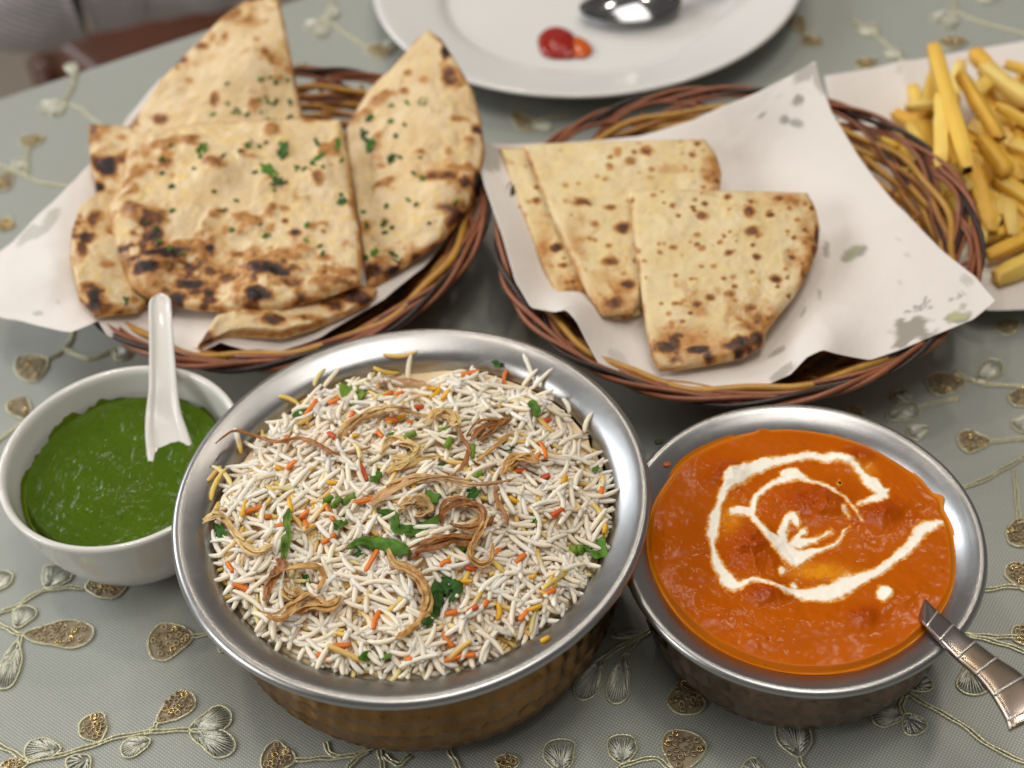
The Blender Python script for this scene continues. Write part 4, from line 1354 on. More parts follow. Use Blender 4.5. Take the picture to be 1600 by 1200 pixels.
# white spoon
mid = np.array([P([(288, 760)], 3.5)[0], P([(268, 712)], 3.95)[0], P([(262, 690)], 4.12)[0], P([(255, 650)], 4.5)[0], P([(254, 600)], 5.15)[0], P([(252, 540)], 5.75)[0], P([(250, 490)], 6.2)[0], P([(249, 458)], 6.42)[0]])
c = resample(mid, 50)
s = np.linspace(0, 1, 50)
wid = np.interp(s, [0, .12, .28, .36, .5, .7, .9, 1], [2.0, 1.9, 1.65, 1.45, 1.14, 1.0, .94, .9])
tip = np.sqrt(np.clip(1 - ((s - 0.945) / 0.055).clip(0, 1) ** 2, 0.02, 1))
wid = wid * tip
t3 = np.gradient(c, axis=0)
t3 /= np.linalg.norm(t3, axis=1)[:, None]
sd = np.cross(t3, [0, 0, 1])
sd /= np.linalg.norm(sd, axis=1)[:, None]
un = np.cross(sd, t3)
K = np.linspace(-1, 1, 13)
trough = np.interp(np.abs(K), [0, .5, .72, .86, .95, 1], [-.16, -.15, -.08, 0, 0, -.05])
top = c[:, None] + sd[:, None] * (wid[:, None] * K / 2)[..., None] + un[:, None] * (trough[None] * np.minimum(1, wid)[:, None])[..., None]
bt = c[:, None] + sd[:, None] * (wid[:, None] * K[::-1] / 2 * .92)[..., None] - un[:, None] * (.22 + .2 * (1 - K ** 2))[None, :, None]
rv_ = np.concatenate([top, bt], 1)
ee = np.arange(26)
wsp = place('soup_spoon', tuple(c[0]), 'white ceramic soup spoon leaning out of the green chutney', 'spoon')
mo('handle', rv_.reshape(-1, 3), [grid_faces(50, 26, True), ee[None, ::-1], 49 * 26 + ee[None]], MELA, wsp)
rg = np.linspace(0.02, 1, 9)[:, None]
cb = P([(292, 720)], 3.3)[0] + [-.1, -1.3, 0]
th = np.linspace(0, 2 * np.pi, 32, endpoint=False)
v = cb + np.stack([1.35 * rg * np.cos(th), 2.1 * rg * np.sin(th), -1.5 + 1.3 * rg ** 2 + 0 * th], -1)
v = np.vstack([v.reshape(-1, 3), v.reshape(-1, 3) - [0, 0, .14]])
fb = grid_faces(9, 32, True)
mo('spoon_bowl', v, np.vstack([fb, fb[:, ::-1] + 288]), MELA, wsp)

# ------------------------------------------------------------------ baskets


def basket(cx, cy, Ro, label, ph, fx=1.0):
    t = place('bread_basket', (cx, cy, 0), label, 'basket', 'wicker bread baskets')
    n = 220
    a = np.linspace(0, 2 * np.pi, n, endpoint=False)

    def ring(r, z, rad_, mat, sides=5):
        p = np.c_[cx + fx * r * np.cos(a), cy + r * np.sin(a), z + 0 * a]
        mo('cane_strand', *tube(p, rad_, sides, True), mat, t)
    # rim: twisted outer strands
    for k in range(3):
        r = Ro - 0.12 + 0.16 * np.cos(9 * a + k * 2.09 + ph) + 0.06 * np.sin(3 * a + k)
        z = 4.0 + 0.16 * np.sin(9 * a + k * 2.09 + ph)
        ring(r, z, 0.125, CANE_B if k == 1 else CANE_R)
    # crossing border loops, bundles of two red strands and a dark one
    for b, (fq, p0) in enumerate(((5, 0.0), (5, 2.1), (5, 4.2))):
        for k in range(3):
            off = (k - 1) * 0.23
            ss = np.sin(fq * a + p0 + ph)
            r = Ro - 0.85 + 0.6 * ss + off * (0.6 + .3 * np.cos(fq * a + p0 + ph))
            z = 3.5 + 0.42 * ss + 0.12 * np.cos(fq * a * 1.5 + p0) + 0.10 * np.cos(fq * a + p0 + ph + k)
            ring(r, z, 0.11, CANE_B if k == 1 else CANE_R)
    # woven wall in ochre cane, weaving in and out of stakes
    ns = 26
    for k in range(17):
        u = k / 16
        r = Ro - 1.05 - 2.8 * u + 0.12 * np.cos(ns / 2 * a + k * math.pi) + 0.05 * np.sin(5 * a + 3 * k)
        z = 3.6 - 3.1 * u ** 0.9 + 0.06 * np.sin(7 * a + k) + 0 * a
        ring(r, z, 0.17, (CANE_Y, CANE_O, CANE_Y, CANE_Y, CANE_O)[k % 5])
    for k in range(ns):
        th_ = 2 * math.pi * k / ns + ph
        p = np.array([(Ro - .5, 3.6), (Ro - 1.4, 3.0), (Ro - 2.2, 2.6), (Ro - 3.2, 1.4), (Ro - 4.2, .35), (Ro - 6, .22), (2, .2)])
        q = np.c_[cx + fx * p[:, 0] * np.cos(th_ + (p[:, 0] - Ro) * 0.03), cy + p[:, 0] * np.sin(th_ + (p[:, 0] - Ro) * .03), p[:, 1]]
        mo('stake', *tube(resample(q, 14), 0.1, 5), CANE_O if k % 3 else CANE_R, t)
    for k in range(10):
        r = (Ro - 4.2) * (1 - k / 11) + 0.08 * np.cos(ns / 2 * a + k * math.pi)
        ring(r, 0.25 + 0.05 * np.sin(6 * a + k), 0.16, CANE_Y if k % 2 else CANE_O, 4)
    return t


basket(-10.0, 52.3, 10.75, 'round red brown wicker basket under the garlic naan on the left', 0.2, 0.92)
basket(10.35, 47.4, 10.5, 'round red brown wicker basket holding flatbread wedges on white paper, right of centre', 0.9)

# ------------------------------------------------------------------ sheets built from outlines with real height
TREES = {}


def patch(outline, inner, nr, ns, smooth=False, power=1.0, cen=None):
    o = np.array([a[:3] for a in outline], float)
    full = np.vstack([o] + ([np.array(inner, float)] if inner else []))
    zf = tps(full[:, :2], full[:, 2])
    ol = resample(np.c_[o[:, :2], 0 * o[:, 0]], ns, True, smooth)[:, :2]
    c = np.array(cen, float) if cen is not None else ol.mean(0)
    r = (np.linspace(0.0, 1, nr) ** power)
    r[0] = 0.004
    px = c + r[:, None, None] * (ol - c)[None]
    fl = px.reshape(-1, 2)
    return P(fl, zf(fl)).reshape(nr, ns, 3), px, r


def bread(name, outline, inner, thick, mat, label, cat, group, spots, edge=0.6, seed=0, bumps=None, nr=70, ns=200, cen=None, spotn=0, spotsize=(5, 11), crust=None, side=0.5, gold=0.6, bubble=.22, tan=()):
    p, px, r = patch(outline, inner, nr, ns, False, 0.75, cen)
    nrm = normals_grid(p)
    fl = p.reshape(-1, 3)
    wob = 0.12 * fbm(fl, seed, 4, 0.55) + 0.05 * fbm(fl, seed + 3, 3, 2.2)
    bub = np.clip(fbm(fl, seed + 11, 3, 0.8) - 0.08, 0, 1)
    fine = np.clip(fbm(fl, seed + 15, 3, 1.7), -.1, 1)
    h = wob + bubble * 2.6 * bub + bubble * .9 * fine
    pf = px.reshape(-1, 2)
    for (x, y, rx, hh) in bumps or []:
        d2 = ((pf[:, 0] - x) / rx) ** 2 + ((pf[:, 1] - y) / (rx * .7)) ** 2
        h = h + hh * np.exp(-d2)
    rr = np.repeat(r[:, None], ns, 1).ravel()
    prof = np.sqrt(np.clip(1 - ((rr - 0.90) / 0.10).clip(0, 1) ** 2, 0, 1))
    char = np.zeros(len(fl))
    nz = fbm(fl, seed + 21, 4, 1.4)
    for s_ in spots:
        x, y, rx, ry, a = s_[:5]
        d = np.sqrt(((pf[:, 0] - x) / rx) ** 2 + ((pf[:, 1] - y) / ry) ** 2) * (1 + 0.55 * nz) + 0.25 * fbm(fl, seed + 31, 3, 4)
        char = np.maximum(char, a * (1 - sm(d, 0.35, 1.35)))
    lo, hi = pf.min(0), pf.max(0)
    for _ in range(spotn):
        x, y = rng.uniform(lo, hi)
        rx = rng.uniform(*spotsize)
        d = np.sqrt(((pf[:, 0] - x) / rx) ** 2 + ((pf[:, 1] - y) / (rx * .75)) ** 2) * (1 + 0.5 * nz) + .2 * fbm(fl, seed + 33, 2, 5)
        char = np.maximum(char, rng.uniform(.28, .62) * (1 - sm(d, 0.4, 1.25)))
    char = np.maximum(char, (0.42 if bubble > .08 else 0.0) * sm(bub, 0.12, 0.4))
    en_ = np.clip(0.5 + 0.9 * fbm(fl, seed + 41, 3, 0.9), 0, 1.3)
    char = np.maximum(char, edge * en_ * sm(rr, 0.93, 1.0))
    if crust is not None:         # (angle window in px direction) heavier baked rim
        for (x, y, rad_, a) in crust:
            d = np.hypot(pf[:, 0] - x, pf[:, 1] - y) / rad_
            char = np.maximum(char, a * np.exp(-d ** 2) * np.clip(0.28 + 2.3 * fbm(fl, seed + 51, 4, 1.5), 0, 1.25))
    for (x, y, rx, ry) in tan:
        d2 = ((pf[:, 0] - x) / rx) ** 2 + ((pf[:, 1] - y) / ry) ** 2
        char = np.maximum(char, .42 * np.exp(-d2) * np.clip(.75 + .9 * fbm(fl, seed + 71, 4, 1.2), 0, 1.3))
    goldv = np.clip(gold + 0.8 * fbm(fl, seed + 61, 3, .5), 0, 1)
    nf = nrm.reshape(-1, 3)
    top = fl + nf * (h * prof + thick * .5 * prof)[:, None]
    bot = fl - nf * (thick * .5 * prof)[:, None]
    v = np.vstack([top, bot])
    F_ = grid_faces(nr, ns, True)
    k = np.arange(ns)
    o_ = (nr - 1) * ns
    M_ = len(fl)
    F_ = np.vstack([F_, F_[:, ::-1] + M_, np.c_[o_ + k, o_ + (k + 1) % ns, M_ + o_ + (k + 1) % ns, M_ + o_ + k]])
    ob = mo(name, v, F_, mat, attrs={'char': np.r_[char, np.maximum(char * .5, .25 * np.clip(nz, 0, 1))], 'gold': np.r_[goldv, goldv * 0]}, label=label, cat=cat, group=group)
    TREES[ob.name] = BVHTree.FromPolygons([Vector(x) for x in v], F_.tolist())
    return ob


def hit(tree, xy):
    o_ = Vector((0, 0, CH))
    d = (Vector(P([xy], 0)[0]) - o_).normalized()
    h_, n_, i_, d_ = tree.ray_cast(o_, d)
    if h_ is None:
        h_, n_, i_, d_ = tree.find_nearest(Vector(P([xy], 4)[0]))
    return np.array(h_), np.array(n_)


def flake(parent, px, ang, ln, w, tint, seed):
    tr = TREES[parent.name]
    d = np.array([math.cos(R(ang)), -math.sin(R(ang))]) * ln / 2
    a, na = hit(tr, np.array(px) - d)
    b, nb = hit(tr, np.array(px) + d)
    if np.linalg.norm(a - b) > 3:
        return
    v, f, c = leaf_blade(a, b, w, 5, tint, seed, 0.05)
    mo('coriander_flake', v, f, LEAF, parent, attrs={'tint': c})


NG = 'garlic naan pieces in the left basket'
naanA = bread('garlic_naan', [(200, 205, 3.9), (245, 140, 5.0), (292, 85, 5.9), (345, 35, 6.6), (395, -8, 7.2), (425, -22, 7.4), (437, 0, 7.2), (455, 90, 6.0), (474, 190, 4.6), (500, 300, 3.6), (420, 330, 3.4), (300, 330, 3.4), (215, 280, 3.5)],
              [(370, 130, 5.9), (330, 200, 4.6)], 0.5, NAAN, 'tall pointed garlic naan rising at the back left of the basket', 'naan', NG,
              [(255, 190, 14, 10, .6), (340, 158, 9, 13, .55), (415, 90, 9, 10, .5), (283, 98, 16, 9, .9), (390, 2, 24, 7, .9), (318, 78, 14, 6, .7), (300, 130, 8, 6, .3), (390, 40, 30, 8, .3), (232, 245, 10, 14, .4)],
              0.75, 100, [(400, 105, 40, .35), (270, 130, 30, .25)], spotn=6, bubble=.12, crust=[(265, 120, 34, .95), (225, 175, 30, .8), (350, 30, 50, .7), (420, 120, 40, .35)])
naanB = bread('garlic_naan', [(670, 47, 6.9), (690, 62, 6.7), (712, 95, 6.3), (738, 140, 5.7), (752, 190, 5.1), (757, 235, 4.7), (750, 290, 4.3), (728, 335, 4.0), (690, 378, 3.7), (640, 412, 3.4), (600, 440, 3.1), (575, 455, 3.0), (560, 350, 3.6), (545, 250, 4.1), (541, 205, 4.4), (575, 145, 5.2), (620, 100, 6.0), (650, 65, 6.6)],
              [(650, 250, 4.9), (640, 160, 5.6), (690, 310, 4.5)], 0.5, NAAN, 'triangular garlic naan with charred rim at the right of the left basket', 'naan', NG,
              [(703, 122, 18, 22, .62), (697, 88, 9, 16, .9), (640, 120, 8, 6, .5), (635, 148, 8, 6, .5), (745, 210, 12, 8, .8), (715, 192, 16, 7, .5), (690, 285, 30, 13, .65), (700, 330, 26, 9, .6), (665, 130, 8, 6, .4), (745, 290, 9, 22, 1.0), (600, 265, 9, 6, .4), (585, 430, 22, 14, .8), (605, 350, 7, 5, .4), (660, 245, 8, 6, .4)],
              0.8, 130, [(700, 300, 36, .35), (690, 350, 34, .25)], crust=[(745, 300, 36, .95), (705, 360, 50, .85), (630, 425, 50, .9), (735, 130, 30, .7), (690, 280, 40, .4)], bubble=.14)
naanD = bread('garlic_naan', [(139, 198, 5.2), (205, 200, 5.1), (240, 260, 4.3), (250, 350, 3.6), (255, 460, 3.2), (215, 488, 3.9), (150, 496, 4.7), (124, 470, 4.9), (110, 410, 5.1), (112, 365, 5.2), (125, 325, 5.2), (152, 306, 5.1), (142, 260, 5.0)],
              [(180, 250, 5.0), (160, 400, 5.0)], 0.5, NAAN, 'browned naan with a folded upper corner at the far left of the basket', 'naan', NG,
              [(168, 268, 20, 16, .95), (155, 300, 12, 10, 1.0), (150, 215, 9, 20, .6), (185, 260, 14, 8, .7), (145, 350, 10, 16, .6), (130, 395, 9, 20, .6), (150, 345, 14, 12, .5), (140, 455, 18, 12, .6), (165, 485, 20, 8, .6), (165, 420, 14, 9, .4)],
              0.85, 160, [(165, 235, 26, .25)], spotn=7, crust=[(118, 390, 34, 1.0), (150, 280, 28, 1.0), (145, 470, 34, .8)], bubble=.13)
naanE = bread('garlic_naan', [(308, 543, 3.7), (322, 522, 3.8), (335, 500, 3.9), (390, 490, 3.7), (450, 480, 3.5), (520, 462, 3.4), (560, 446, 3.4), (592, 455, 3.3), (575, 475, 3.3), (540, 492, 3.3), (490, 512, 3.4), (440, 527, 3.5), (380, 524, 3.6), (345, 528, 3.6)],
              None, 0.5, NAAN, 'curled naan strip lying lowest at the front of the left basket', 'naan', NG,
              [(430, 512, 20, 9, .75), (560, 470, 30, 14, .8), (318, 532, 16, 12, .6), (480, 505, 30, 7, .5), (395, 500, 16, 5, .35), (525, 480, 20, 8, .6)],
              0.6, 190, [(400, 505, 60, .2), (330, 510, 20, .25)], nr=50, ns=170, bubble=.1, crust=[(540, 480, 40, .5)])
naanC = bread('garlic_naan', [(205, 212, 5.3), (300, 196, 5.6), (400, 190, 5.8), (470, 186, 5.8), (532, 190, 5.6), (545, 250, 5.2), (556, 330, 4.8), (566, 400, 4.4), (563, 445, 4.1), (500, 468, 4.0), (430, 486, 4.0), (370, 490, 4.0), (300, 484, 4.1), (240, 470, 4.3), (205, 450, 4.5), (190, 420, 4.7), (178, 380, 4.9), (168, 330, 5.1), (190, 300, 5.2), (195, 260, 5.3)],
              [(340, 280, 5.4), (450, 320, 5.0), (350, 400, 4.5), (225, 350, 5.2)], 0.5, NAAN, 'broad blistered garlic naan lying on top at the centre of the left basket', 'naan', NG,
              [(235, 430, 26, 10, 1.0), (265, 405, 34, 14, .95), (300, 450, 34, 11, .9), (425, 432, 38, 12, 1.0), (405, 470, 26, 12, .9), (245, 375, 16, 14, .85), (215, 340, 20, 14, .55), (210, 415, 26, 8, .6), (340, 270, 18, 11, .55), (498, 288, 10, 10, .5), (230, 245, 10, 14, .4), (238, 270, 9, 7, .4), (330, 395, 9, 6, .9), (465, 370, 12, 7, .8), (447, 330, 10, 7, .45), (345, 335, 8, 6, .5),
               (360, 440, 22, 10, .6), (375, 405, 20, 8, .5), (330, 430, 14, 8, .7), (510, 410, 20, 7, .4), (540, 430, 20, 9, .45), (455, 450, 24, 9, .6), (485, 190, 14, 7, .4), (330, 475, 16, 7, .7), (290, 400, 20, 7, .6), (355, 365, 12, 7, .35), (420, 210, 10, 6, .25)],
              0.6, 220, [(340, 275, 32, .55), (215, 345, 26, .5), (500, 285, 34, .35), (240, 420, 34, .35), (425, 430, 44, .3), (400, 470, 30, .25), (300, 350, 40, .15), (540, 200, 20, .2)], nr=110, ns=320, spotn=14, spotsize=(3, 7), bubble=.15,
              crust=[(300, 452, 70, .85), (430, 455, 70, .8), (225, 390, 54, .95), (520, 425, 55, .7), (380, 420, 50, .5), (215, 250, 30, .3)])
for n, (pr_, x, y, an, ln, w) in enumerate([
        (naanC, 316, 235, 70, 26, .55), (naanC, 443, 236, 80, 34, .6), (naanC, 420, 268, -40, 36, .6), (naanC, 432, 285, 0, 26, .7), (naanC, 498, 246, 35, 26, .35), (naanC, 417, 370, 10, 18, .35), (naanC, 388, 226, 60, 18, .35),
        (naanC, 535, 316, 20, 20, .4), (naanC, 362, 360, 0, 12, .3), (naanC, 268, 292, 30, 14, .3), (naanC, 480, 352, 60, 12, .3), (naanC, 335, 300, 20, 10, .25), (naanC, 528, 230, 70, 14, .3), (naanC, 270, 330, 50, 12, .25), (naanC, 500, 385, 20, 12, .25),
        (naanB, 572, 215, -60, 34, .5), (naanB, 580, 228, 60, 30, .5), (naanB, 578, 185, 40, 18, .4), (naanB, 660, 160, 70, 20, .4), (naanB, 612, 248, 60, 22, .4), (naanB, 610, 190, 20, 12, .3), (naanB, 600, 350, 60, 16, .35), (naanB, 585, 395, 40, 18, .4),
        (naanB, 620, 405, -30, 22, .4), (naanB, 545, 262, 80, 14, .3), (naanB, 650, 320, 40, 12, .25), (naanB, 612, 165, 10, 14, .3), (naanD, 196, 472, 70, 18, .4), (naanA, 408, 125, 20, 12, .3), (naanA, 430, 160, 60, 16, .3), (naanA, 415, 190, 30, 18, .35), (naanA, 453, 185, 60, 16, .3)]):
    flake(pr_, (x, y), an, ln, w, (MG, DG, MG, (0.05, 0.16, 0.03))[n % 4], n)

for n in range(70):
    pr_, x0, x1, y0, y1 = ((naanC, 230, 545, 205, 400), (naanB, 560, 735, 150, 400), (naanA, 330, 460, 110, 190), (naanC, 250, 540, 210, 330))[n % 4]
    x, y = rng.uniform(x0, x1), rng.uniform(y0, y1)
    if pr_ is naanB and abs(x - 655) > (y - 40) * .33:
        continue
    flake(pr_, (x, y), rng.uniform(0, 180), rng.uniform(6, 14), rng.uniform(.15, .3), (MG, DG, (0.05, 0.16, 0.03))[n % 3], n + 50)
KG = 'flatbread wedges in the right basket'
kF = bread('flatbread_wedge', [(780, 231, 4.3), (822, 232, 4.4), (860, 300, 4.0), (900, 380, 3.6), (960, 440, 3.4), (1008, 470, 3.3), (1000, 492, 3.2), (950, 505, 3.1), (905, 505, 3.1), (880, 488, 3.2), (850, 420, 3.5), (815, 330, 3.9)],
           None, 0.42, KULCHA, 'flatbread wedge lowest and farthest left on the paper in the right basket', 'flatbread', KG,
           [(868, 392, 13, 9, .8), (838, 318, 9, 7, .6), (880, 420, 12, 6, .6), (900, 460, 26, 14, .5), (930, 490, 24, 10, .7), (870, 470, 24, 12, .4), (800, 260, 6, 6, .3)], 0.45, 300, tan=[(905, 465, 60, 36), (850, 400, 16, 60)], nr=60, ns=200, spotn=70, spotsize=(4, 7), bubble=.03, gold=.8)
kG = bread('flatbread_wedge', [(816, 229, 5.0), (850, 226, 5.0), (960, 222, 5.0), (1060, 220, 5.0), (1102, 219, 4.9), (1118, 240, 4.8), (1128, 270, 4.6), (1124, 300, 4.5), (1080, 340, 4.3), (1010, 400, 4.0), (1000, 470, 3.8), (990, 490, 3.7), (942, 494, 3.8), (918, 460, 3.95), (890, 400, 4.2), (855, 320, 4.5)],
           [(960, 300, 4.7)], 0.46, KULCHA, 'middle flatbread wedge partly under the front wedge', 'flatbread', KG,
           [(972, 362, 14, 11, .78), (1010, 240, 12, 9, .5), (984, 258, 8, 7, .5), (965, 242, 9, 9, .4), (908, 322, 14, 8, .55), (950, 415, 16, 9, .6), (982, 450, 14, 9, .75), (955, 330, 10, 6, .5), (930, 355, 8, 6, .5), (960, 480, 26, 10, .6), (1105, 280, 10, 8, .5), (1122, 250, 6, 18, .6), (1050, 270, 30, 9, .22)], 0.5, 330, tan=[(960, 470, 60, 40), (1115, 262, 18, 50), (900, 400, 18, 60)], spotn=80, spotsize=(3, 7), bubble=.03, gold=.8, nr=60, ns=200)
kH = bread('flatbread_wedge', [(981, 298, 5.4), (1030, 299, 5.4), (1120, 300, 5.3), (1200, 301, 5.2), (1262, 303, 5.1), (1274, 325, 5.0), (1281, 355, 4.8), (1278, 390, 4.7), (1262, 430, 4.5), (1240, 465, 4.3), (1215, 495, 4.15), (1197, 520, 4.0), (1192, 542, 3.9), (1160, 560, 3.85), (1110, 570, 3.8), (1060, 578, 3.8), (1030, 580, 3.8), (1018, 560, 3.9), (1010, 520, 4.1), (1000, 440, 4.6), (990, 370, 5.0)],
           [(1120, 400, 4.9), (1120, 500, 4.3)], 0.52, KULCHA, 'front flatbread wedge on top of the stack, baked dark at its curved edge', 'flatbread', KG,
           [(1174, 368, 13, 9, .7), (1170, 340, 10, 12, .6), (1212, 442, 11, 9, .82), (1138, 400, 8, 6, .7), (1180, 407, 8, 6, .65), (1237, 408, 10, 7, .6), (1096, 345, 14, 8, .5), (1052, 392, 10, 5, .6), (1215, 318, 12, 6, .55), (1085, 320, 6, 5, .5), (1240, 322, 12, 8, .4), (1060, 530, 18, 8, .6),
            (1110, 470, 10, 7, .6), (1090, 480, 10, 6, .55), (1140, 465, 9, 6, .6), (1170, 488, 10, 8, .6), (1040, 548, 24, 12, .85), (1090, 552, 24, 9, .85), (1150, 548, 30, 9, .7), (1180, 535, 14, 12, .8), (1275, 370, 6, 22, .7), (1255, 430, 8, 16, .5), (1080, 440, 6, 5, .5), (1130, 440, 6, 4, .5), (1055, 480, 8, 5, .4)], 0.55, 360, tan=[(1090, 545, 90, 36), (1190, 520, 45, 60), (1268, 400, 26, 80), (1225, 320, 50, 16)], spotn=130, spotsize=(3, 7), bubble=.03, gold=.8, nr=90, ns=260,
           crust=[(1070, 560, 60, .75), (1150, 555, 50, .7), (1195, 520, 40, .6), (1255, 430, 34, .4), (1120, 490, 70, .3)])

# ------------------------------------------------------------------ papers


def paper(outline, inner, label, marks, seed, nr=90, ns=260, ripple=0.12, cen=None):
    p, px, r = patch(outline, inner, nr, ns, False, 0.8, cen)
    fl = p.reshape(-1, 3)
    crease = 0
    for k in range(5):
        a = rng.random() * math.pi
        d = (fl[:, 0] - fl[:, 0].mean()) * math.cos(a) + (fl[:, 1] - fl[:, 1].mean()) * math.sin(a) - rng.normal(0, 4)
        crease = crease + 0.34 * np.exp(-np.abs(d) / 0.7) * (rng.random() - .4)
    fl = fl + np.array([0, 0, 1]) * (ripple * fbm(fl, seed, 4, 0.22) + crease * .6)[:, None]
    pf = px.reshape(-1, 2)
    mf = np.zeros(len(fl))
    mc = np.zeros((len(fl), 3))
    nzp = np.c_[fbm(fl, seed + 3, 3, 1.6), fbm(fl, seed + 7, 3, 1.6)]
    for (x, y, rx, ry, ang, col, a) in marks:
        d = pf - [x, y] + nzp * min(rx, ry) * 0.9
        ca, sa = math.cos(R(ang)), math.sin(R(ang))
        u, w = d[:, 0] * ca - d[:, 1] * sa, d[:, 0] * sa + d[:, 1] * ca
        k = a * (1 - sm(np.sqrt((u / rx) ** 2 + (w / ry) ** 2), .85, 1.12))
        mc = np.where((k > mf)[:, None], np.array(col), mc)
        mf = np.maximum(mf, k)
    v = np.vstack([fl, fl - [0, 0, 0.012]])
    F_ = grid_faces(nr, ns, True)
    k = np.arange(ns)
    o_, M_ = (nr - 1) * ns, len(fl)
    F_ = np.vstack([F_, F_[:, ::-1] + M_, np.c_[o_ + k, o_ + (k + 1) % ns, M_ + o_ + (k + 1) % ns, M_ + o_ + k]])
    return mo('paper_liner', v, F_, PAPER, attrs={'markf': np.r_[mf, mf * 0.6], 'mark': np.vstack([mc, mc])}, label=label, cat='paper', group='white paper sheets under the food')


GRY, GRN = (0.22, 0.20, 0.17), (0.34, 0.34, 0.22)
MK = [(1247, 155, 11, 9, 0, GRY, .8), (1226, 184, 8, 7, 0, GRY, .8), (1243, 190, 11, 6, -20, GRY, .7), (1190, 178, 9, 4, 30, GRY, .7), (1218, 147, 8, 3, 20, GRY, .15), (1330, 398, 22, 9, 32, GRN, .95),
      (1342, 392, 12, 8, 35, (0.2, 0.2, 0.18), .9), (1290, 394, 4, 12, 0, GRY, .7), (1427, 512, 32, 20, 5, (0.31, 0.28, 0.24), 1), (1415, 530, 22, 10, 25, (0.31, 0.28, 0.24), 1), (1498, 494, 25, 10, 3, (0.25, 0.25, 0.2), .9),
      (1497, 493, 21, 7.5, 3, (0.42, 0.41, 0.22), 1), (1505, 477, 6, 5, 0, GRY, .5), (1262, 112, 26, 9, 30, (0.42, 0.39, 0.35), .95), (1281, 128, 8, 20, 20, (0.42, 0.39, 0.35), .9), (764, 240, 18, 22, 20, (0.42, 0.39, 0.35), .95), (1215, 550, 14, 5, 30, GRY, .6),
      (1222, 583, 22, 7, 30, (0.36, 0.33, 0.29), .8), (965, 565, 14, 22, 20, (0.42, 0.4, 0.36), .5), (1280, 462, 3, 10, 10, GRY, .5), (1255, 490, 3, 9, -20, GRY, .5), (1405, 378, 3, 3, 0, GRY, .4), (1418, 400, 3, 4, 0, GRY, .4), (1406, 442, 3, 3, 0, GRY, .4), (1512, 437, 10, 8, -40, (0.4, 0.38, 0.36), .6), (1440, 528, 6, 3, 0, GRY, .4)]
# letters showing on the sheet: O N E, and a tick
for a, b in [((1413, 488), (1420, 485)), ((1420, 485), (1424, 490)), ((1430, 488), (1428, 478)), ((1428, 478), (1440, 486)), ((1440, 486), (1438, 474)), ((1446, 482), (1443, 466)), ((1443, 466), (1450, 463)), ((1446, 474), (1452, 471)), ((1447, 482), (1456, 479)),
             ((1484, 468), (1496, 466)), ((1496, 466), (1508, 456))]:
    m_ = ((a[0] + b[0]) / 2, (a[1] + b[1]) / 2)
    MK.append((m_[0], m_[1], math.dist(a, b) / 2 + 1, 1.8, -math.degrees(math.atan2(b[1] - a[1], b[0] - a[0])), (0.25, 0.24, 0.22), .75))
paper([(740, 222, 4.7), (780, 226, 4.2), (900, 222, 4.0), (1000, 214, 4.2), (1080, 190, 4.7), (1180, 145, 5.6), (1250, 108, 6.3), (1275, 93, 6.6), (1282, 125, 6.2), (1300, 175, 5.6), (1345, 250, 5.0), (1400, 320, 4.7), (1470, 390, 4.6), (1525, 432, 4.7), (1557, 470, 4.8),
       (1520, 500, 4.6), (1470, 520, 4.4), (1410, 545, 4.0), (1360, 563, 3.8), (1310, 556, 4.1), (1285, 548, 4.4), (1262, 558, 4.1), (1235, 585, 3.7), (1190, 605, 3.6), (1120, 618, 3.6), (1050, 624, 3.6), (990, 610, 3.7), (940, 575, 3.9), (915, 530, 4.2), (900, 500, 4.6), (885, 484, 4.7), (865, 490, 4.2), (830, 482, 4.2), (805, 440, 4.3), (785, 370, 4.4), (757, 290, 4.6)],
      [(1000, 400, 2.9), (900, 350, 3.1), (1150, 450, 2.9), (1100, 300, 3.2), (1200, 250, 3.7), (1300, 400, 3.6), (1050, 550, 3.1), (1200, 520, 3.0), (960, 480, 2.9), (880, 440, 3.0)],
      'white printed paper sheet lining the right basket under flatbread wedges', MK, 500, 110, 300, cen=(1110, 400))
paper([(330, 110, 5.0), (250, 120, 4.6), (205, 170, 4.1), (140, 262, 4.6), (95, 310, 4.6), (60, 345, 4.4), (20, 385, 3.6), (-30, 420, 3.0), (-40, 480, 2.8), (0, 498, 3.2), (60, 510, 4.0), (110, 518, 4.5), (140, 505, 4.6), (152, 498, 4.5), (168, 525, 4.3), (220, 535, 3.5), (270, 545, 3.5), (310, 553, 3.4), (345, 535, 3.6), (385, 546, 3.3), (440, 545, 3.2), (500, 525, 3.1), (565, 488, 3.0), (600, 470, 3.0), (660, 420, 3.0), (700, 370, 3.0), (640, 280, 2.6), (480, 270, 2.4), (400, 200, 3.2)],
      [(350, 350, 2.3), (500, 350, 2.2), (250, 420, 2.6), (350, 250, 2.5), (90, 420, 4.9), (60, 420, 4.6), (110, 350, 4.5), (120, 480, 4.4)],
      'white paper sheet lining the left basket, spreading out to the left', [(60, 490, 8, 4, 20, GRY, .5), (80, 350, 24, 8, 50, (0.45, 0.43, 0.38), .8), (50, 372, 26, 9, 35, (0.45, 0.43, 0.38), .8), (90, 470, 3, 3, 0, GRY, .3)], 540, 100, 280, 0.35, cen=(330, 380))
paper([(1288, 120, 2.2), (1380, 104, 2.1), (1460, 90, 2.1), (1530, 76, 2.2), (1620, 60, 2.4), (1720, 60, 2.4), (1740, 300, 1.6), (1720, 470, 1.2), (1600, 484, 1.3), (1540, 486, 1.4), (1500, 470, 1.2), (1420, 360, .8), (1340, 250, .9), (1300, 180, 1.5)],
      [(1540, 280, .7), (1600, 350, .7)], 'white paper sheet under the french fries at the right', [(1405, 112, 3, 8, 0, (.5, .47, .44), .5)], 570, 60, 200, .1)

# ------------------------------------------------------------------ fries
FG = 'french fries on the right hand paper'
fm = {}


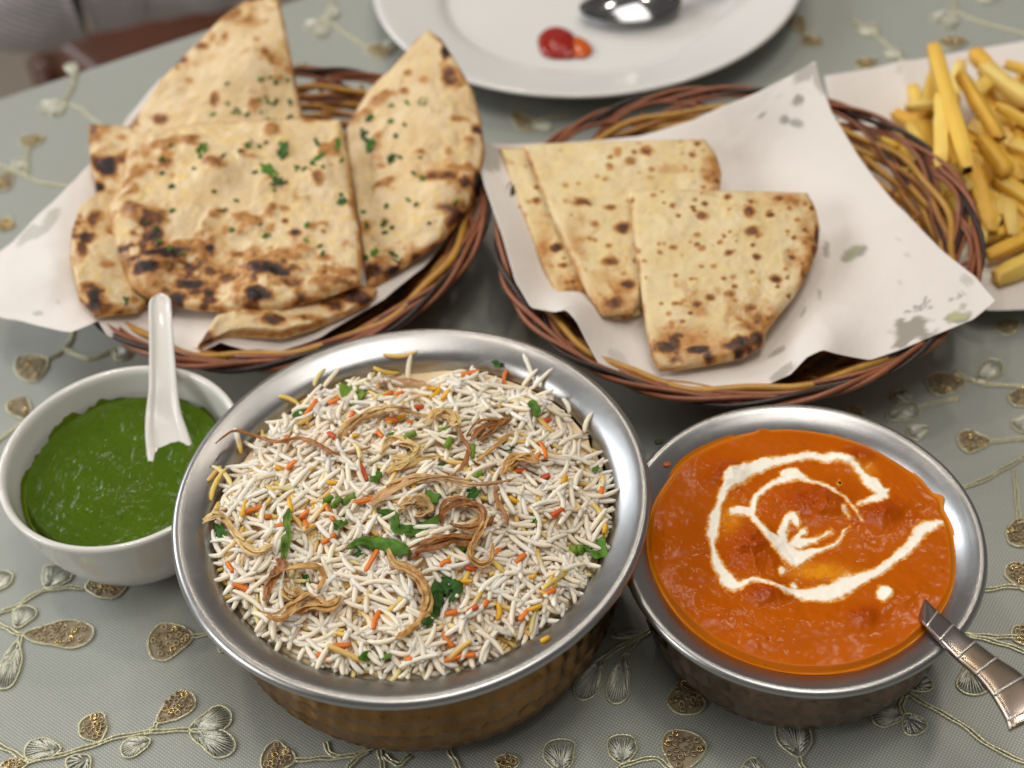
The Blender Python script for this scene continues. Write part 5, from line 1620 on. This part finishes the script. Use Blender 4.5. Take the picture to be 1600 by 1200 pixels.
def fry_mesh(k):
    if k not in fm:
        n = 8
        s = np.linspace(-.5, .5, n)
        r0 = np.random.default_rng(k)
        bend = r0.normal(0, .05) * (1 - (2 * s) ** 2)
        ww = np.r_[.8, np.ones(n - 2), .8] * (1 + .06 * r0.standard_normal(n))
        cs = np.array([(-1, -.86), (-.86, -1), (.86, -1), (1, -.86), (1, .86), (.86, 1), (-.86, 1), (-1, .86)]) * .5
        v = np.stack([np.repeat(s[:, None], 8, 1) * 1.0, bend[:, None] * 1.0 + cs[None, :, 0] * ww[:, None], cs[None, :, 1] * ww[:, None] + (r0.normal(0, .03) * (1 - (2 * s) ** 2))[:, None]], -1)
        v[..., 0] += 0.02 * r0.standard_normal((n, 8))
        base_c = np.array([(0.86, 0.56, 0.08), (0.90, 0.65, 0.14), (0.84, 0.50, 0.06), (0.92, 0.71, 0.22)][k % 4])
        brown = np.array([0.52, 0.22, 0.02])
        t = np.clip(.3 * np.abs(2 * s)[:, None] ** 3 + .3 * r0.random((n, 8)) - .14, 0, 1)[..., None]
        c = base_c * (1 - t) + brown * t
        me = build_mesh('french_fry', v.reshape(-1, 3) / [1, 1, 1], [grid_faces(n, 8, True), np.arange(8)[None, ::-1], (n - 1) * 8 + np.arange(8)[None]], FRY, attrs={'tint': c.reshape(-1, 3)})
        fm[k] = me
    return fm[k]


def fry(a, b, w, k, label):
    a, b = np.array(a), np.array(b)
    d = Vector(b - a)
    q = d.to_track_quat('X', 'Z').to_matrix().to_4x4()
    o = obj('french_fry', fry_mesh(k), None, label, 'french fry', FG)
    o.matrix_world = Matrix.Translation(Vector((a + b) / 2 * S)) @ q @ Matrix.Rotation(rng.normal(0, .3), 4, 'X') @ Matrix.Diagonal((d.length, w, w * .92, 1))


FR = [  # named ones: px start, px end, z start, z end, width px
    ((1458, 75), (1512, 262), 5.6, 4.2, 30, 'longest golden fry, leaning up at the top of the heap'), ((1470, 150), (1470, 262), 4.9, 3.9, 28, 'pale thick fry beside the longest one'), ((1500, 115), (1562, 216), 5.0, 4.0, 28, 'pale fry slanting down to the right of the longest one'),
    ((1416, 168), (1472, 166), 3.6, 3.5, 22, 'short fry lying crosswise at the left edge of the heap'), ((1370, 208), (1400, 232), 2.2, 2.2, 24, 'small fry end at the far left by the basket rim'), ((1420, 195), (1450, 245), 2.8, 2.6, 20, 'short tapered fry below the crosswise one'),
    ((1530, 215), (1575, 272), 4.0, 3.3, 30, 'stubby fry in the middle right of the heap'), ((1535, 105), (1610, 160), 4.4, 4.0, 34, 'brown edged fry at the upper right'), ((1556, 165), (1630, 205), 4.2, 3.6, 26, 'reddish fry running out of the right edge'),
    ((1556, 435), (1635, 395), 1.6, 1.5, 34, 'front fry lying by itself nearest the viewer'), ((1545, 400), (1630, 360), 1.7, 1.6, 26, 'second fry from the front, behind the nearest one'), ((1525, 390), (1545, 320), 1.6, 2.2, 28, 'fry pointing down to the front at the left of the gap'),
    ((1540, 372), (1625, 345), 1.5, 1.5, 20, 'thin fry behind the second fry from the front')]
for n, (a, b, za, zb, w, lab) in enumerate(FR):
    A_, B_ = P([a], za)[0], P([b], zb)[0]
    fry(A_, B_, w * 0.0225, n, lab)
MANY = [((1440, 190), (1465, 290), 2.6, 2.2), ((1455, 240), (1500, 340), 2.6, 1.9), ((1520, 260), (1550, 360), 3.0, 2.0), ((1485, 260), (1512, 300), 3.2, 2.8), ((1560, 280), (1620, 320), 2.8, 2.2), ((1575, 225), (1640, 250), 3.4, 3.0), ((1520, 80), (1560, 120), 3.8, 3.6),
        ((1500, 100), (1480, 180), 3.8, 3.2), ((1570, 100), (1640, 120), 4.2, 4.0), ((1580, 140), (1650, 170), 3.4, 3.2), ((1475, 270), (1530, 330), 2.2, 1.8), ((1430, 235), (1475, 300), 1.8, 1.6), ((1400, 215), (1440, 270), 1.6, 1.5), ((1545, 230), (1530, 300), 2.6, 2.2),
        ((1590, 200), (1610, 290), 3.2, 2.4), ((1600, 240), (1560, 340), 2.4, 1.8), ((1460, 110), (1450, 180), 3.4, 3.0), ((1520, 150), (1545, 130), 3.8, 4.0), ((1490, 310), (1530, 365), 1.6, 1.4), ((1570, 290), (1640, 270), 2.2, 2.4), ((1600, 130), (1640, 80), 3.6, 3.6), ((1380, 225), (1450, 240), 1.4, 1.6),
        ((1480, 200), (1540, 240), 2.6, 2.6), ((1540, 170), (1580, 230), 3.2, 3.0), ((1505, 215), (1505, 300), 2.6, 2.2), ((1620, 300), (1680, 340), 2.2, 2), ((1620, 180), (1690, 240), 3, 2.6), ((1560, 250), (1600, 350), 2.0, 1.6), ((1410, 250), (1465, 330), 1.3, 1.2), ((1450, 300), (1500, 372), 1.3, 1.2), ((1540, 120), (1540, 190), 3.2, 3.0), ((1590, 320), (1660, 300), 1.6, 1.6)]
for _ in range(42):
    x, y = rng.uniform(1440, 1640), rng.uniform(150, 330)
    a_ = rng.normal(1.2, .6)
    hl = rng.uniform(45, 75)
    zz = 1.3 + 1.8 * math.exp(-((x - 1560) / 90) ** 2 - ((y - 210) / 90) ** 2) * rng.uniform(.5, 1)
    MANY.append(((x - hl * math.cos(a_), y - hl * math.sin(a_)), (x + hl * math.cos(a_), y + hl * math.sin(a_)), zz + .3, zz))
for n, (a, b, za, zb) in enumerate(MANY):
    A_, B_ = P([a], za)[0], P([b], zb)[0]
    fry(A_, B_, 0.58 + .14 * rng.random(), n + 20, 'golden french fry inside the heap on white paper')

# ------------------------------------------------------------------ dinner plate
PC = (6.56, 73.5, 0.0)
pl = [(0.02, .55), (7.6, .6), (8.4, .78), (8.9, 1.05), (10.5, 1.5), (12.0, 1.92), (12.3, 1.98), (12.4, 1.9), (12.25, 1.74), (10.5, 1.28), (8.9, .75), (8.0, .2), (7.6, .02), (7.2, .02), (7.0, .25), (0.02, .25)]
v, f, uv = lathe(pl, 128, 90)
mo('dinner_plate', v + PC, f, PLATEM, label='large white dinner plate with ketchup and a spoon at the back', cat='plate', origin=PC)


def blob(px_out, zb, h, name, mat, label, cat, seed):
    o_ = np.array(px_out, float)
    ol = resample(np.c_[o_, 0 * o_[:, 0]], 60, True)[:, :2]
    c = ol.mean(0)
    r = np.linspace(0.01, 1, 14)
    px = (c + r[:, None, None] * (ol - c)[None]).reshape(-1, 2)
    rr = np.repeat(r[:, None], 60, 1).ravel()
    q = P(px, zb)
    q[:, 2] += h * np.sqrt(np.clip(1 - rr ** 2, 0, 1)) * (1 + .35 * fbm(q, seed, 2, .9))
    return mo(name, q, grid_faces(14, 60, True), mat, label=label, cat=cat)


blob([(840, 62), (850, 48), (870, 43), (888, 48), (900, 60), (905, 76), (898, 90), (870, 92), (848, 86)], .66, .4, 'ketchup_blob', KETCH, 'dark red ketchup blob on the white plate', 'ketchup', 3)
blob([(893, 60), (908, 60), (922, 70), (926, 80), (915, 90), (897, 90), (888, 78)], .66, .28, 'sauce_smear', simple('chilli_sauce', (0.55, 0.10, 0.01), .18, 0, .3, 150), 'orange red sauce smear joined to the right of the ketchup', 'sauce', 5)
ps = place('table_spoon', (8.8, 72, 1.0), 'dark shiny metal spoon resting on the white dinner plate', 'spoon')
cb = P([(985, 2)], 1.6)[0]
th = np.linspace(0, 2 * np.pi, 36, endpoint=False)
rg = np.linspace(0.03, 1, 10)[:, None]
v = cb + np.stack([2.9 * rg * np.cos(th), (1.75 + .2 * np.cos(th)) * rg * np.sin(th), 0.75 - 0.85 * rg ** 2 + 0 * th], -1)
v = np.vstack([v.reshape(-1, 3), v.reshape(-1, 3) - [0, 0, .12]])
fb = grid_faces(10, 36, True)
mo('spoon_bowl', v, np.vstack([fb, fb[:, ::-1] + 360]), DSTEEL, ps)
q = np.array([cb + [2.5, .1, .15], cb + [3.4, .3, .5], cb + [5.2, 1.0, .55], cb + [9, 3.0, .6], cb + [14, 6, .7]])
v, f = tube(resample(q, 20), np.linspace(.45, .75, 20), 10)
v[:, 2] = cb[2] + .4 + (v[:, 2] - cb[2] - .4) * .35
mo('handle', v, f, DSTEEL, ps)

# ------------------------------------------------------------------ beyond the table
fl = simple('taupe_floor', (0.24, 0.20, 0.155), .45, 0, .12, 6)
v = np.array([[-400, -200, -75], [400, -200, -75], [400, 600, -75], [-400, 600, -75]])
mo('floor', v, np.array([[0, 1, 2, 3]]), fl, smooth=False, kind='structure')


def rounded_slab(c, ex, ey, hx, hy, z0, z1, rad_=2.0, n=10):
    ang = np.linspace(0, 2 * np.pi, 48, endpoint=False)
    sx = np.sign(np.cos(ang)) * np.abs(np.cos(ang)) ** .3
    sy = np.sign(np.sin(ang)) * np.abs(np.sin(ang)) ** .3
    rows = []
    for (zf, k) in ((0, .9), (0, 1), (.25, 1.0), (.75, 1.0), (.93, .985), (1, .94), (1.0, .5), (1.02, .02)):
        rows.append(c + np.outer(sx * hx * k, ex) + np.outer(sy * hy * k, ey) + [0, 0, z0 + (z1 - z0) * zf])
    v = np.vstack(rows)
    return v, grid_faces(8, 48, True)


st = place('wooden_chair', (-36, 112, -75), 'red brown wooden seat beyond the table corner', 'chair')
c_ = P([(215, 62)], -30)[0] * [1, 1, 0]
e1 = P([(330, 20)], -30)[0] - P([(130, 96)], -30)[0]
e1 /= np.linalg.norm(e1)
e2 = np.array([-e1[1], e1[0], 0])
SEATW = simple('red_brown_seat', (0.105, 0.036, 0.019), .4, 0, .2, 20)
qd = [P([q_], -30)[0] for q_ in ((70, 66), (142, 122), (430, 45), (340, -20))]
gu = np.linspace(0, 1, 24)
GU, GV = np.meshgrid(gu, gu, indexing='ij')
v = ((1 - GU) * (1 - GV))[..., None] * qd[0] + (GU * (1 - GV))[..., None] * qd[1] + (GU * GV)[..., None] * qd[2] + ((1 - GU) * GV)[..., None] * qd[3]
ed_ = np.minimum(np.minimum(GU, 1 - GU), np.minimum(GV, 1 - GV))
v[..., 2] = -30 - 3.0 * np.clip(1 - ed_ / .06, 0, 1) ** 2
v = v.reshape(-1, 3)
f = grid_faces(24, 24)
c_ = v.mean(0) * [1, 1, 0]
e1 = (qd[3] - qd[0]) / np.linalg.norm(qd[3] - qd[0])
e2 = (qd[1] - qd[0]) / np.linalg.norm(qd[1] - qd[0])
v = np.vstack([v, v * [1, 1, 0] + [0, 0, -34]])
mo('seat', v, np.vstack([f, f[:, ::-1] + 576]), SEATW, st)
for sx, sy in ((-1, -1), (1, -1), (1, 1), (-1, 1)):
    q = c_ + e1 * 9 * sx + e2 * 7 * sy
    mo('leg', *tube(np.array([q + [0, 0, -75], q + [0, 0, -50], q + [0, 0, -33]]), [1.2, 1.5, 1.8], 8), SEATW, st)

# seated person, only the striped top shows


def mat_stripes():
    m, nt, b = new_mat('striped_shirt_cloth')
    tc = node(nt, 'ShaderNodeTexCoord').outputs['Object']
    mp = node(nt, 'ShaderNodeMapping', ins={'Vector': tc, 'Rotation': (0, 0.3, 0.9)}).outputs[0]
    w = node(nt, 'ShaderNodeTexWave', bands_direction='X', ins={'Vector': mp, 'Scale': 85.0, 'Distortion': .4}).outputs['Fac']
    c = mix(nt, ramp(nt, w, [(.4, 0), (.6, 1)]), (0.48, 0.45, 0.50), (0.85, 0.81, 0.86))
    setp(b, Base_Color=c, Roughness=.85)
    setp(b, Normal=bump(nt, noise(nt, 15, 3), .5, .01))
    return m


def body_surf(spine, nrow=40, nseg=48, seed=0, fold=.5):
    sp_ = resample(np.array(spine, float), nrow)
    th = np.linspace(0, 2 * np.pi, nseg, endpoint=False)
    c3 = sp_[:, :3]
    t = np.gradient(c3, axis=0)
    t /= np.linalg.norm(t, axis=1)[:, None]
    a = np.array([1.0, .25, 0])
    A_ = a - t * (t @ a)[:, None]
    A_ /= np.linalg.norm(A_, axis=1)[:, None]
    B_ = np.cross(t, A_)
    v = c3[:, None] + A_[:, None] * (sp_[:, 3:4] * np.cos(th))[..., None] + B_[:, None] * (sp_[:, 4:5] * np.sin(th))[..., None]
    v = v.reshape(-1, 3)
    n = (v - np.repeat(c3, nseg, 0))
    n /= np.linalg.norm(n, axis=1)[:, None] + 1e-9
    v = v + n * (fold * fbm(v, seed, 3, .13))[:, None]
    ee = np.arange(nseg)
    return v, [grid_faces(nrow, nseg, True), ee[None, ::-1], (nrow - 1) * nseg + ee[None]]


pc = P([(150, -160)], -8)[0] + [0, 26, 0]
v, f = body_surf([(pc[0] - 2, pc[1] + 14, -30, 17, 12), (pc[0], pc[1] + 12, -22, 18, 13), (pc[0], pc[1] + 13, -8, 16, 11), (pc[0], pc[1] + 15, 10, 18, 11), (pc[0], pc[1] + 16, 22, 17, 10), (pc[0], pc[1] + 16, 27, 8, 7), (pc[0], pc[1] + 15, 32, 5.5, 5.5), (pc[0], pc[1] + 13, 37, 6.5, 8), (pc[0], pc[1] + 12, 44, 7.6, 9.6), (pc[0], pc[1] + 13, 51, 6.6, 8.6), (pc[0], pc[1] + 13.5, 55, 2, 2.5)], seed=3)
per = mo('person', v, f, simple('skin', (0.30, 0.16, 0.10), .5), origin=(pc[0], pc[1] + 14, -30), label='seated person in a grey striped top beyond the table corner', cat='person')
v, f = body_surf([(pc[0], pc[1] + 13, -16, 18.2, 13), (pc[0], pc[1] + 13, -8, 17.5, 12.5), (pc[0], pc[1] + 15, 10, 19.5, 12.5), (pc[0], pc[1] + 16, 22, 18.5, 11.5), (pc[0], pc[1] + 16, 28, 9, 8)], seed=5, fold=1.0)
SHIRT = mat_stripes()
mo('shirt_body', v, f, SHIRT, per, origin=BASE[per.name])
v, f = body_surf([(pc[0], pc[1] + 15, 43, 8.2, 9.6), (pc[0], pc[1] + 15, 48, 8.6, 10), (pc[0], pc[1] + 14.5, 53, 7, 8.6), (pc[0], pc[1] + 14, 57, 1.5, 2)], 24, seed=7, fold=.8)
mo('hair', v, f, simple('dark_hair', (0.02, 0.016, 0.013), .5, 0, .3, 200), per, origin=BASE[per.name])
b3 = P([(-60, -102), (40, -100), (120, -114), (190, -134), (300, -146), (360, -150)], -10)
v, f = body_surf([(*b3[0], 8, 8), (*b3[1], 8.6, 8.6), (*b3[2], 8.8, 8.6), (*b3[3], 8.6, 8.4), (*b3[4], 8, 8), (*b3[5], 7, 7)], seed=9, fold=1.4)
mo('shirt_sleeve', v, f, SHIRT, per, origin=BASE[per.name])
